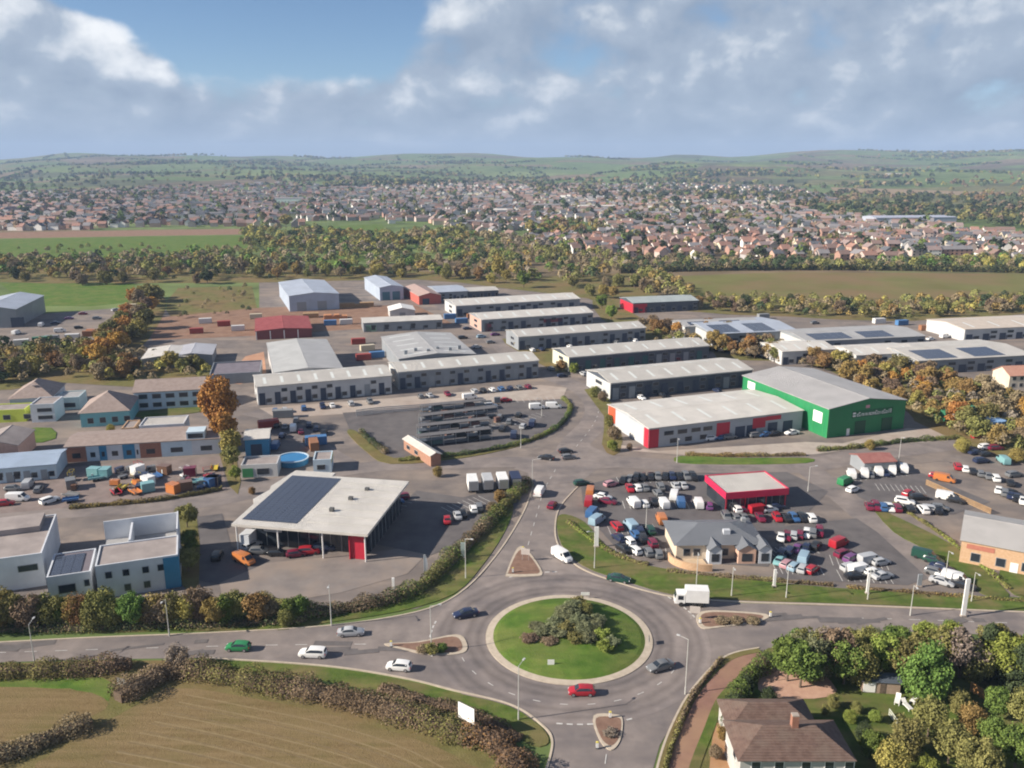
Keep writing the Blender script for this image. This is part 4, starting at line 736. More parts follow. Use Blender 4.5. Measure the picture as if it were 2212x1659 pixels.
MB().box(0, W2 - 1, 0, 6.4, 0, 3.4).build('wall', MATS['dull_render'], HX); k = 3.2; zt = 3.42; c4 = [(-.4, -.4, zt), (W2 - .6, -.4, zt), (W2 - .6, 6.8, zt), (-.4, 6.8, zt)]; ra, rb = (3.2, 3.2, zt + 2.0), (W2 - 4.2, 3.2, zt + 2.0); mb = MB()
for f in ((c4[0], c4[1], rb, ra), (c4[1], c4[2], rb), (c4[2], c4[3], ra, rb), (c4[3], c4[0], ra), tuple(c4[::-1])): mb.poly(f)
xr = mb.build('roof', TILE, HX); hip_courses(xr, W2 - 1, 6.4, zt, 2.0, 11, .4)
p = P(1710, 1478); HP = tag(MB().prism(smooth([(-5, -3.2), (5.5, -3.2), (5.8, 2.5), (1, 4.5), (-4, 3)], 3), 0, .12).build('patio', M('salmon_paving', (.40, .24, .18), (.48, .31, .23), scale=.8, rough=.9), None, (p[0], p[1], 0)), 'salmon coloured patio behind the brown tiled house', 'patio')
p = P(1862, 1496); SHD = thing('garden_shed', 'small garden shed with a white panel under the green tree', 'shed', (p[0], p[1], 0), R(-6))
MB().box(0, 5.6, 0, 2.6, 0, 2.0).build('wall', M('weathered_board', (.30, .22, .17), (.38, .29, .23), scale=2), SHD); MB().rings([[(-.2, -.2, 2.0), (-.2, 1.3, 2.8), (-.2, 2.8, 2.0)], [(5.8, -.2, 2.0), (5.8, 1.3, 2.8), (5.8, 2.8, 2.0)]]).build('roof', W_NAVY, SHD); MB().box(.1, 1.9, -.08, .02, .2, 1.9).build('white_panel', WHITE, SHD); MB().box(2.6, 3.4, -.06, .02, .1, 1.8).build('door', BARK, SHD)

# shipping containers and skips spread over the yards
CONT = {'blue': (.06, .16, .34), 'red': (.30, .05, .04), 'green': (.05, .16, .10), 'white': (.55, .55, .55), 'rust': (.26, .12, .06), 'grey': (.2, .21, .22), 'cream': (.5, .44, .33)}
CT = {}
def container(x, y, an, c, where, L=6.1):
    p = P(x, y); t = thing('shipping_container', '%s steel container %s' % (c, where), 'container', (p[0], p[1], .09), R(an), 'containers in the estate yards')
    if (c, L) not in CT:
        mt = plain('container_' + c, CONT[c], .6); b = MB().box(0, L, 0, 2.44, .1, 2.55); rb = MB()
        CT[(c, L)] = (b.mesh('body', mt), MB().box(0, .1, -.03, 0, .15, 2.5).mesh('rib', mt), MB().box(L, L + .04, .1, 1.17, .2, 2.45).mesh('door', mt), MB().box(L + .04, L + .09, .25, .31, .25, 2.4).mesh('locking_bar', STEEL))
    bm, rm, dm, lm = CT[(c, L)]; b = link('body', bm, t)
    for k in range(int(L / .6)): link('rib', rm, b, (.2 + k * .6, 0, 0))
    for k in range(2): d = link('door', dm, t, (0, k * 1.15, 0)); link('locking_bar', lm, d); link('locking_bar', lm, d, (0, .5, 0))
rc_ = random.Random(9)
for where, spots in (('in the yard beside the big blue grey shed', ((70, 742), (95, 738), (140, 735), (178, 728), (215, 735), (30, 748), (255, 690), (270, 668))), ('in the reddish storage yard', ((430, 700), (470, 706), (500, 716), (410, 722), (540, 690), (700, 704), (735, 702))), ('behind the grey shed with rooflights', ((760, 745), (780, 760), (800, 775), (770, 780))), ('beside the farthest stacked units', ((960, 690), (985, 700), (1010, 690))), ('among the solar roofed factories', ((1890, 700), (1940, 704), (1990, 715), (2040, 712), (1640, 690))), ('between the blue shed and the side lane', ((590, 905), (560, 930), (660, 965), (690, 975)))):
    for x, y in spots: container(x, y, rc_.choice((14, 14, 104, 20)) + rc_.uniform(-6, 6), rc_.choice(list(CONT)), where)

rk = random.Random(21)
for i in range(26):
    x = rk.uniform(905, 1075); y = 960 - (x - 905) * .1 - rk.choice((10, 33, 55, 70)) + rk.uniform(-4, 4); p = P(x, y); c = rk.choice(('dark grey', 'brown', 'black', 'slate blue')); mt = {'dark grey': plain('grey_goods', (.12, .13, .15), .8), 'brown': plain('brown_goods', (.13, .07, .06), .8), 'black': BLACK, 'slate blue': plain('slate_goods', (.09, .12, .17), .8)}[c]
    t = thing('pallet_stack', '%s pallet stack between the compound racks' % c, 'stack', (p[0], p[1], .09), R(rk.uniform(0, 60)), 'pallet stacks in the dark compound'); n = rk.randrange(2, 5); w = rk.uniform(1.2, 2.2)
    MB().box(-w / 2, w / 2, -.6, .6, 0, .14).build('pallet', TIMBER, t)
    for q in range(n): MB().box(-w / 2 + rk.uniform(0, .12), w / 2 - rk.uniform(0, .12), -.55, .55, .16 + q * .5, .62 + q * .5).build('crate', mt, t)
# ---------------------------------------------------------------- vegetation
def leafmat(n, a, b, rnd=.16): return M(n, a, b, var='var', rough=.9, spec=.12, objrand=rnd)
LM = {'amber': leafmat('amber_leaves', (.26, .12, .035), (.50, .28, .08)), 'orange': leafmat('orange_leaves', (.16, .10, .04), (.34, .225, .09)), 'yellow': leafmat('yellow_leaves', (0.2, 0.16, 0.05), (0.38, 0.32, 0.1)), 'olive': leafmat('olive_leaves', (.095, .095, .033), (.27, .25, .09)),
      'green': leafmat('green_leaves', (0.05, 0.09, 0.022), (0.18, 0.25, 0.06)), 'brown': leafmat('brown_leaves', (0.13, 0.095, 0.06), (0.29, 0.22, 0.145)), 'bare': leafmat('bare_twigs', (0.15, 0.12, 0.095), (0.31, 0.255, 0.21)), 'dark': leafmat('dark_evergreen_leaves', (0.028, 0.042, 0.022), (0.085, 0.11, 0.05)), 'sage': leafmat('grey_green_leaves', (0.075, 0.09, 0.045), (0.24, 0.25, 0.14)), 'russet': leafmat('hedge_leaves', (.10, .07, .042), (.22, .16, .098)), 'lime': leafmat('light_green_leaves', (0.1, 0.14, 0.025), (0.29, 0.34, 0.08))}
def quads(cen, nrm, size, r):
    n = len(cen); ref = r.normal(size=(n, 3)); u = np.cross(nrm, ref); u /= np.linalg.norm(u, axis=1)[:, None] + 1e-9; v = np.cross(nrm, u)
    a = size[:, None] * r.uniform(.6, 1.3, (n, 1)); b = size[:, None] * r.uniform(.5, 1.0, (n, 1))
    return np.stack([cen - u * a - v * b * .6, cen + u * a * .8 - v * b, cen + u * a + v * b * .7, cen - u * a * .7 + v * b], 1)
def crown_arrays(nl, rx, rz, zc, leaf, ncl, r, shape='round', spread=1.0):
    d = r.normal(size=(ncl, 3)); d /= np.linalg.norm(d, axis=1)[:, None]; rad = r.uniform(.25, 1, ncl) ** .5
    c = d * rad[:, None] * np.array([rx, rx, rz]) * .78
    if shape == 'cone':
        t = r.uniform(0, 1, ncl) ** 1.4; a = r.uniform(0, 6.28, ncl); rr = rx * (1 - t) * r.uniform(.5, 1, ncl); c = np.stack([rr * np.cos(a), rr * np.sin(a), (t * 2 - 1) * rz], 1)
    cr = np.minimum(rx, rz) * r.uniform(.24, .46, ncl) * spread; k = r.integers(0, ncl, nl)
    o = r.normal(size=(nl, 3)); o /= np.linalg.norm(o, axis=1)[:, None]; rr = r.uniform(.35, 1, nl) ** .5
    p = c[k] + o * (rr * cr[k])[:, None] * np.array([1, 1, .8]) + np.array([0, 0, zc])
    nr = o * .75 + r.normal(size=(nl, 3)) * .45 + np.array([0, 0, .15]); nr /= np.linalg.norm(nr, axis=1)[:, None]
    var = np.clip(r.uniform(0, 1, ncl)[k] * .55 + r.uniform(0, 1, nl) * .5, 0, 1)
    return quads(p, nr, np.full(nl, leaf) * r.uniform(.7, 1.2, nl), r), var
def quadmesh(name, q, var, mats, mi=None):
    n = len(q); me = bpy.data.meshes.new(name); me.vertices.add(n * 4); me.vertices.foreach_set('co', q.reshape(-1)); me.loops.add(n * 4); me.polygons.add(n)
    me.loops.foreach_set('vertex_index', np.arange(n * 4, dtype=np.int32)); me.polygons.foreach_set('loop_start', np.arange(0, n * 4, 4, dtype=np.int32))
    try: me.polygons.foreach_set('loop_total', np.full(n, 4, dtype=np.int32))
    except Exception: pass
    for m in (mats if isinstance(mats, list) else [mats]): me.materials.append(m)
    if mi is not None: me.polygons.foreach_set('material_index', mi.astype(np.int32))
    at = me.attributes.new('var', 'FLOAT', 'FACE'); at.data.foreach_set('value', var.astype(np.float32)); me.update(calc_edges=True); me.validate(); return me
TREE = {}
def tree_proto(kind, res, v, shape='round'):
    key = (kind, res, v, shape)
    if key in TREE: return TREE[key]
    r = np.random.default_rng(abs(hash(str(key))) % 9999 if False else sum(ord(ch) for ch in str(key)) * 7)
    nl, leaf, ncl = {'hi': (6500, .022, 70), 'mid': (2600, .034, 44), 'lo': (420, .085, 16)}[res]
    if kind == 'bare': nl = int(nl * .55)
    H = 1.0; zc, rz, rx = (.60, .40, .5) if shape != 'bush' else (.48, .5, .5)
    if shape == 'cone': zc, rz, rx = .55, .47, .42
    q, var = crown_arrays(nl, rx, rz, zc, leaf, ncl, r, shape, .8 if kind == 'bare' else 1.0)
    cm = quadmesh('crown', q, var, LM[kind])
    mb = MB(); top = .55
    if shape != 'bush': mb.tube((0, 0, -.01), (r.uniform(-.02, .02), r.uniform(-.02, .02), top), .028, .014, 7)
    for k in range(6 if shape != 'bush' else 5):
        a = r.uniform(0, 6.28); z0 = r.uniform(.18, .45) if shape != 'bush' else 0; l = r.uniform(.2, .38); mb.tube((0, 0, z0), (l * math.cos(a), l * math.sin(a), min(.9, z0 + r.uniform(.22, .42))), .014, .004, 5)
    tm = mb.mesh('trunk', BARK); TREE[key] = (tm, cm); return TREE[key]
def sizeword(h, hr): t = (h - hr[0]) / (hr[1] - hr[0]); return 'tall' if t > .66 else ('low' if t < .33 else 'middling')
def formword(w): return 'spreading' if w > .99 else ('narrow' if w < .87 else 'rounded')
NTREE = [0]
def tree(x, y, h, kind, label, group=None, w=None, res='mid', shape='round', world=False, name=None, z=0.0):
    p = (x, y) if world else P(x, y)[:2]; w = w or h * random.uniform(.75, .95)
    tm, cm = tree_proto(kind, res, random.randrange(3), shape)
    t = thing(name or ('tree' if shape != 'bush' else 'shrub'), label, 'tree' if shape != 'bush' else 'shrub', (p[0], p[1], z), random.uniform(0, 6.28), group); t.scale = (w, w, h); NTREE[0] += 1
    link('trunk', tm, t); link('crown', cm, t); return t
# row in front of the white office
KW = {'amber': 'amber leaved', 'orange': 'orange leaved', 'yellow': 'yellow leaved', 'olive': 'olive leaved', 'green': 'green leaved', 'brown': 'brown leaved', 'bare': 'nearly bare', 'dark': 'dark evergreen', 'sage': 'grey green', 'lime': 'light green'}
for i, x in enumerate(np.linspace(-30, 655, 34)):
    k = random.choice(['olive', 'yellow', 'olive', 'green', 'brown', 'olive', 'orange']); h = random.uniform(5.2, 7.6) * (1 if x < 560 else .72)
    tree(x + random.uniform(-8, 8), 1360 - x * .02 + random.uniform(-12, 6), h, k, '%s %s roadside tree in the row before the white office' % (sizeword(h, (5.2, 7.6)), KW[k]), 'roadside row before the white office', w=h * .82, res='hi', shape='bush' if i % 3 else 'round')
# roundabout planting
for (x, y, h, w, k) in ((1205, 1384, 2.4, 3.4, 'sage'), (1232, 1352, 4.4, 4.0, 'sage'), (1262, 1380, 3.4, 3.6, 'sage'), (1290, 1358, 2.6, 3.2, 'sage'), (1160, 1368, 1.8, 3.0, 'sage'), (1252, 1322, 3.0, 3.2, 'olive'), (1143, 1392, 1.6, 3.2, 'brown'), (1172, 1380, 2.2, 3.2, 'sage'), (1198, 1366, 2.8, 3.4, 'sage'), (1214, 1348, 3.4, 3.6, 'sage'), (1238, 1338, 4.2, 3.8, 'sage'), (1262, 1342, 4.0, 3.4, 'olive'), (1250, 1364, 3.8, 3.8, 'sage'), (1226, 1378, 3.0, 3.4, 'olive'), (1282, 1376, 3.2, 3.2, 'sage'), (1302, 1390, 2.8, 3.0, 'lime'), (1322, 1404, 2.4, 2.8, 'sage'), (1306, 1414, 2.6, 2.8, 'lime'), (1272, 1398, 2.6, 3.0, 'sage'), (1186, 1398, 1.4, 3.0, 'brown'), (1244, 1398, 2.6, 3.0, 'olive')):
    h *= .8; tree(x, y, h, k, '%s %s shrub in the clump on the roundabout island' % (sizeword(h, (1.4, 4.2)), KW[k]), 'shrubs on the roundabout island', w=w * 1.08, res='hi' if h > 2.5 else 'mid', shape='bush', z=.75)
# garden and road trees bottom right
BR = [(1560, 1600, 2.6, 'orange'), (1545, 1640, 2.4, 'brown'), (1588, 1540, 3.4, 'dark'), (1612, 1500, 3.6, 'dark'), (1800, 1530, 2.6, 'olive'), (1835, 1560, 2.2, 'lime'), (1862, 1600, 3.4, 'dark'), (1880, 1640, 4.5, 'green'), (1850, 1540, 2.0, 'olive'), (1716, 1446, 7, 'sage'), (1742, 1442, 7, 'olive'), (1788, 1440, 7, 'bare'), (1870, 1440, 7.5, 'olive'), (1930, 1436, 7, 'green'), (1975, 1462, 7.5, 'olive'), (2055, 1420, 7, 'lime'), (2150, 1440, 8, 'olive'), (2200, 1500, 8, 'dark'), (2140, 1640, 7, 'green'), (1700, 1472, 8.0, 'green'), (1728, 1486, 8.0, 'green'), (1752, 1470, 8.6, 'sage'), (1806, 1462, 8.4, 'brown'), (1822, 1478, 7.6, 'green'), (1858, 1482, 7.6, 'olive'), (1905, 1462, 7.5, 'lime'), (1948, 1476, 7.0, 'olive'), (1992, 1516, 10.4, 'green'), (2030, 1450, 8, 'olive'), (2072, 1464, 8.6, 'bare'), (2104, 1470, 7.6, 'olive'), (2128, 1452, 7.8, 'dark'), (2176, 1478, 8.8, 'lime'), (2216, 1450, 8, 'green'), (1880, 1402, 4.4, 'sage'), (1836, 1398, 4, 'olive'), (1775, 1402, 4.5, 'olive'), (1940, 1408, 4.8, 'green'), (1998, 1404, 5.2, 'lime'), (2050, 1402, 5.4, 'green'), (2150, 1404, 5, 'olive'), (1722, 1408, 4.4, 'green'), (1958, 1640, 7.2, 'olive'), (2004, 1592, 6.5, 'olive'), (2048, 1650, 6.5, 'olive'), (2092, 1600, 6, 'orange'), (2150, 1556, 5.6, 'green'), (2190, 1668, 7, 'green'), (1922, 1690, 6.5, 'yellow'), (2106, 1700, 7.5, 'olive'), (2216, 1580, 7, 'olive'), (1998, 1700, 5, 'lime'), (2070, 1545, 4.4, 'olive'), (1890, 1560, 2.2, 'lime'), (1782, 1545, 2.0, 'olive'), (1660, 1520, 3, 'dark'), (1640, 1550, 2.6, 'dark')]
for i, (x, y, h, k) in enumerate(BR):
    h *= 1.03; tree(x, y, h, k, '%s %s %s tree %s' % (sizeword(h, (5, 11)), ('dense', 'loose', 'leaning', 'slender', 'broad')[0 if False else i % 5] if False else formword(.8 + (i % 3) * .12), KW[k], ('beside the eastern road' if y < 1430 else 'screening the house garden from the road') if y < 1530 else 'in the garden right of the tiled house'), 'trees round the house garden', res='hi', shape='cone' if k == 'dark' and h > 5 else ('bush' if h < 5 or i % 3 == 0 else 'round'), w=h * (.68 + (i % 3) * .12))
# small bare tree on the hedge corner and others
tree(385, 1446, 5.0, 'bare', 'small bare tree on the hedge corner by the western road', res='hi', w=4.6, shape='bush')
tree(933, 1412, 2.0, 'olive', 'clipped olive bush on the western splitter island', w=2.6, shape='bush'); tree(955, 1408, 1.7, 'green', 'small green bush beside the lamp on the western island', w=2.2, shape='bush'); tree(915, 1408, 1.3, 'brown', 'low brown bush on the western splitter island', w=2.6, shape='bush')
tree(1318, 1588, 1.0, 'bare', 'dry low planting on the southern splitter island', w=2.6, shape='bush'); tree(1290, 1545, 1.0, 'brown', 'dry brown bush at the northern tip of the southern island', w=2.4, shape='bush') if False else None
for x in (1560, 1590, 1625): tree(x, 1345, 1.1, 'russet' if False else 'brown', 'low brown bush on the eastern splitter island', 'bushes on the eastern island', w=3.0, shape='bush')
# tall orange tree and its trailing smaller trees
tree(478, 938, 18.5, 'amber', 'tall orange tree standing alone beside the long unit', res='hi', w=12.5)
for i, (x, y, h, k) in enumerate(((490, 965, 11, 'amber'), (498, 990, 8.5, 'yellow'), (504, 1014, 7, 'olive'), (510, 1040, 4.5, 'lime'))): tree(x, y, h, k, '%s tree in the line leading down from the tall orange tree, %s' % (KW[k], ('first', 'second', 'third', 'last')[i]), w=h * .8)
def inpoly(x, y, poly):
    c = False; n = len(poly); j = n - 1
    for i in range(n):
        xi, yi = poly[i]; xj, yj = poly[j]
        if (yi > y) != (yj > y) and x < (xj - xi) * (y - yi) / (yj - yi) + xi: c = not c
        j = i
    return c
def scatter(poly, n, seed, mind=0.0):
    r = random.Random(seed); wp = [P(*p)[:2] for p in poly]; xs = [p[0] for p in wp]; ys = [p[1] for p in wp]; out = []; k = 0
    while len(out) < n and k < n * 60:
        k += 1; x = r.uniform(min(xs), max(xs)); y = r.uniform(min(ys), max(ys))
        if inpoly(x, y, wp) and all((x - a) ** 2 + (y - b) ** 2 > mind ** 2 for a, b in out): out.append((x, y))
    return out
def belt(poly, n, seed, kinds, hr, where, group, mind=4.0, res='mid', shapes=('round', 'bush')):
    r = random.Random(seed)
    for x, y in scatter(poly, n, seed, mind):
        k = r.choice(kinds); h = r.uniform(*hr); ws = r.uniform(.76, 1.1); tree(x, y, h, k, '%s %s %s tree %s' % (sizeword(h, hr), formword(ws), KW[k], where), group, res=res, world=True, shape=r.choice(shapes), w=h * ws)
belt([(1400, 735), (1545, 716), (1700, 762), (1830, 790), (2010, 812), (2240, 880), (2240, 985), (2120, 960), (1970, 895), (1800, 810), (1690, 792), (1550, 765), (1530, 742), (1410, 700)], 92, 1, ['orange', 'olive', 'amber', 'brown', 'olive', 'yellow', 'brown', 'orange', 'orange'], (5, 8.5), 'in the autumn belt behind the green warehouse', 'autumn belt behind the green warehouse', 4.5)
belt([(292, 650), (322, 640), (345, 650), (330, 700), (290, 745), (240, 790), (190, 812), (150, 800), (215, 745), (262, 705)], 36, 2, ['orange', 'amber', 'yellow', 'olive', 'amber', 'brown'], (7, 11), 'in the autumn line left of the pale sheds', 'autumn line left of the pale sheds', 4.5)
belt([(-30, 770), (150, 775), (300, 790), (430, 790), (440, 815), (280, 828), (120, 815), (-30, 830)], 30, 3, ['olive', 'brown', 'brown', 'olive', 'yellow', 'orange'], (5, 8.5), 'in the belt behind the hipped school blocks', 'belt behind the school blocks', 4.5)
belt([(-30, 590), (300, 584), (620, 590), (610, 606), (320, 622), (-30, 608)], 30, 4, ['olive', 'brown', 'olive', 'brown', 'orange', 'dark'], (7, 11), 'in the belt along the top of the playing field', 'belt above the playing field', 6)
belt([(600, 592), (760, 588), (900, 590), (1080, 606), (1260, 620), (1360, 612), (1400, 630), (1340, 655), (1270, 640), (1080, 616), (900, 600), (740, 604), (600, 606)], 36, 5, ['olive', 'brown', 'olive', 'yellow', 'orange', 'green'], (7, 12), 'in the wood edge behind the estate sheds', 'wood edge behind the estate', 6)
belt([(1500, 655), (1700, 660), (1900, 668), (2240, 650), (2240, 668), (1950, 690), (1700, 680), (1500, 670)], 34, 6, ['orange', 'brown', 'olive', 'dark', 'olive', 'brown'], (5, 8.5), 'in the hedge line between pasture and factories', 'trees between pasture and factories', 5)
for (x, y, h, k, lab) in ((1120, 752, 4.4, 'yellow', 'pale yellow bush at the end of the middle pale unit'), (1212, 802, 5, 'orange', 'orange bush at the end of the fourth pale unit'), (1240, 806, 4.6, 'lime', 'cream green bush beside the orange bush by the fourth unit'), (1285, 858, 4.6, 'olive', 'olive bush at the estate road bend by the nearest stacked unit'), (1302, 868, 4.2, 'brown', 'brown bush at the estate road bend by the nearest stacked unit'), (1316, 920, 4.4, 'olive', 'olive tree on the bank left of the red and white unit'), (1326, 950, 4.8, 'brown', 'brown tree on the bank left of the red and white unit'), (1322, 975, 3.8, 'lime', 'pale green bush by the estate entrance'), (1360, 972, 2.2, 'brown', 'low brown bush by the red corner panel'), (1300, 668, 9, 'green', 'green tree behind the end of the farthest unit'), (1320, 690, 8, 'lime', 'light green tree between the stacked units and the red ended shed'), (1385, 715, 7, 'brown', 'rusty brown tree beside the middle unit'), (1425, 720, 6.5, 'orange', 'rusty orange tree beside the middle unit'), (1878, 972, 3.4, 'yellow', 'yellow bush at the front of the green warehouse apron'), (2078, 978, 4.8, 'yellow', 'yellow tree by the right hand yard'), (2195, 1000, 4.6, 'yellow', 'yellow green tree at the far yard edge'), (1550 if False else 945, 1030, 3.2, 'yellow', 'yellow bush on the grass beside the box lorries'), (1080, 1086, 3.5, 'orange', 'orange bush below the box lorries'), (1062, 1108, 3, 'brown', 'brown bush below the box lorries'), (405, 1140, 6, 'olive', 'ivy green tree at the end of the white courtyard wall'), (412, 1190, 5, 'green', 'dark green tree right of the blue corner'), (408, 1235, 5.5, 'olive', 'olive tree right of the blue corner'), (545, 1068, 2.2, 'orange', 'small orange bush in front of the tool yard'), (375, 1160, 2.4, 'lime', 'climber growing over the courtyard wall'), (240, 935, 3, 'yellow', 'small yellow tree before the turquoise walls'), (620, 470, 1, 'yellow', '')):
    if lab: tree(x, y, h, k, lab, shape='bush' if h < 5.5 else 'round', w=h * .9, res='hi' if y > 850 else 'mid')
tree(618, 492, 17, 'yellow', 'big bright yellow tree at the edge of the town', res='mid', w=17); tree(1078, 606, 17, 'yellow', 'tall bright yellow tree in the wood behind the estate', res='mid', w=11)
# hedges: leafy boxes along paths
def hedge(pts, w, h, kinds, label, dens=125, leaf=.105, res=6, group=None, name='hedge', wob=.25):
    path = np.array(smooth([P(*p)[:2] for p in pts], res, False)); seg = np.linalg.norm(np.diff(path, axis=0), axis=1); L = seg.sum(); n = int(L * dens * (w * .5 + h) / 2); r = np.random.default_rng(int(abs(pts[0][0]) + pts[0][1] * 3) % 9973)
    s = r.uniform(0, L, n); cs = np.concatenate([[0], np.cumsum(seg)]); i = np.clip(np.searchsorted(cs, s) - 1, 0, len(seg) - 1); t = (s - cs[i]) / seg[i]; c = path[i] + (path[i + 1] - path[i]) * t[:, None]; d = (path[i + 1] - path[i]) / seg[i][:, None]; nr = np.stack([-d[:, 1], d[:, 0]], 1)
    lump = 1 + wob * np.sin(s / 1.9 + 1) * np.sin(s / 4.7) + wob * .6 * np.sin(s / .8)
    a = r.uniform(0, math.pi, n); rr = r.uniform(.25, 1, n) ** .5; ox = np.cos(a) * w / 2 * rr * lump; oz = np.sin(a) ** .7 * h * rr * lump
    cen = np.stack([c[:, 0] + nr[:, 0] * ox, c[:, 1] + nr[:, 1] * ox, oz], 1); nn = np.stack([nr[:, 0] * np.cos(a), nr[:, 1] * np.cos(a), np.sin(a)], 1) * .8 + r.normal(size=(n, 3)) * .45; nn /= np.linalg.norm(nn, axis=1)[:, None]
    var = np.clip(.5 + .35 * np.sin(s / 2.7 + np.sin(s)) * r.uniform(.3, 1, n) + r.normal(0, .22, n), 0, 1); mats = [LM[k] for k in kinds]; mi = (np.clip((.5 + .5 * np.sin(s / 6.1) + r.normal(0, .25, n)), 0, .999) * len(mats)).astype(int)
    me = quadmesh('foliage', quads(cen, nn, np.full(n, leaf) * r.uniform(.7, 1.4, n), r), var, mats, mi)
    c0 = path[len(path) // 2]; t = thing(name, label, 'hedge', (0, 0, 0), 0, group); link('foliage', me, t)
    core = MB(); pp = [tuple(q) for q in path]; strip(pp, w * .34, 0, h * .5, core); core.build('stems', M('hedge_stems', (.10, .07, .05), (.15, .11, .08), scale=2, rough=.95), t); return t
hedge([(-60, 1462), (80, 1458), (200, 1452), (285, 1440)], 4.2, 2.5, ['russet', 'brown', 'olive'], 'brown roadside hedge along the western road')
hedge([(255, 1516), (300, 1490), (350, 1462), (410, 1448)], 5.6, 3.0, ['russet', 'brown'], 'thick brown hedge slanting from the field gate to the bare tree')
hedge([(410, 1452), (520, 1475), (700, 1508), (850, 1545), (960, 1580), (1010, 1605)], 5.2, 2.8, ['russet', 'brown', 'russet', 'olive'], 'long russet hedge along the top of the stubble field', dens=110)
hedge([(1000, 1590), (1050, 1600), (1100, 1640), (1125, 1690)], 5.4, 2.8, ['olive', 'brown', 'orange', 'russet'], 'ragged hedge end beside the southern road')
hedge([(820, 1490), (930, 1520), (1040, 1556), (1125, 1600)], 2.6, 1.1, ['russet', 'brown'], 'low dry hedge on the bank under the billboard')
hedge([(-40, 1652), (60, 1620), (140, 1588), (200, 1568)], 4.2, 2.3, ['russet', 'brown'], 'dark brown hedge between the two stubble fields')
hedge([(650, 1332), (760, 1318), (850, 1298), (920, 1265), (975, 1210), (1020, 1168), (1070, 1118), (1110, 1075), (1140, 1045)], 3.8, 2.4, ['olive', 'green', 'dark', 'brown'], 'dark hedge wrapping the showroom forecourt')
hedge([(-60, 1366), (150, 1362), (350, 1356), (550, 1350), (660, 1342)], 3.0, 1.8, ['dark', 'olive', 'brown', 'dark'], 'dark undergrowth along the foot of the autumn tree row', dens=80)
hedge([(560, 1300), (620, 1318), (680, 1328)], 2.4, 2.2, ['brown', 'olive'], 'short brown hedge at the end of the autumn tree row')
hedge([(1225, 1128), (1275, 1165), (1330, 1200), (1400, 1222)], 1.4, .8, ['olive', 'russet', 'lime'], 'low mixed planting on the dealership corner')
hedge([(1440, 1234), (1560, 1246), (1680, 1256), (1800, 1266)], 1.4, .7, ['russet', 'olive', 'brown'], 'low russet planting in front of the cream building')
hedge([(1830, 1270), (1960, 1280), (2080, 1290), (2240, 1302)], 1.2, .6, ['olive', 'orange', 'russet'], 'low rusty planting along the eastern verge')
hedge([(1480, 984), (1560, 986), (1640, 986), (1740, 984)], 1.6, 1.1, ['brown', 'olive', 'orange'], 'patchy hedge in front of the red and white unit')
hedge([(1765, 975), (1850, 968), (1960, 955), (2080, 948)], 2.0, 1.4, ['dark', 'green', 'olive'], 'dark green hedge in front of the green warehouse')
hedge([(1216, 862), (1232, 880), (1222, 905), (1195, 930), (1130, 958), (1010, 982), (860, 997)], 1.8, 1.3, ['dark', 'green', 'olive'], 'clipped hedge round the dark compound')
hedge([(780, 935), (800, 955), (835, 982)], 2.0, 1.6, ['brown', 'dark'], 'brown hedge at the tip of the dark compound')
hedge([(150, 1100), (240, 1092), (330, 1084), (420, 1070), (480, 1058)], 1.5, 1.2, ['olive', 'dark', 'yellow'], 'hedge in front of the tool yard')
hedge([(1340, 590), (1600, 584), (1900, 584), (2240, 590)], 5, 4.5, ['dark', 'olive', 'dark'], 'long dark hedge between the pasture and the houses', dens=9, leaf=.5)
hedge([(1560, 1425), (1500, 1500), (1466, 1575), (1440, 1650), (1430, 1720)], .9, .9, ['olive', 'brown'], 'thin hedge on the strip between road and red footway')
hedge([(1660, 1442), (1612, 1476), (1590, 1530), (1575, 1590)], 3.2, 3.0, ['dark', 'dark', 'green'], 'dark overgrown hedge between footway and house')
hedge([(1930, 1090), (2010, 1140), (2090, 1200), (2180, 1275)], 1.0, .8, ['lime', 'olive'], 'thin pale hedge along the grass wedge')
# far woods and town trees (one mass)
def far_trees(name, label, spots, kinds, nq, leaf):
    r = np.random.default_rng(len(spots)); Q_ = []; Vv = []; Mi = []
    for (x, y, h, w, k) in spots:
        z0 = h1(x, y); n = nq; o = r.normal(size=(n, 3)); o /= np.linalg.norm(o, axis=1)[:, None]; o[:, 2] = np.abs(o[:, 2]) * 1.2 - .25
        c = np.stack([x + o[:, 0] * w / 2 * r.uniform(.6, 1, n), y + o[:, 1] * w / 2 * r.uniform(.6, 1, n), z0 + h * .5 + o[:, 2] * h * .48], 1)
        nn = o + r.normal(size=(n, 3)) * .4; nn /= np.linalg.norm(nn, axis=1)[:, None]
        Q_.append(quads(c, nn, np.full(n, leaf * w / 8) * r.uniform(.7, 1.3, n), r)); Vv.append(np.clip(r.uniform(0, 1) * .5 + r.uniform(0, .5, n), 0, 1)); Mi.append(np.full(n, k))
    o = link(name, quadmesh(name, np.concatenate(Q_), np.concatenate(Vv), [LM[k] for k in kinds], np.concatenate(Mi))); struct(o, label, 'stuff'); return o
KF = ['olive', 'brown', 'dark', 'orange', 'yellow', 'green', 'bare']
sp = []
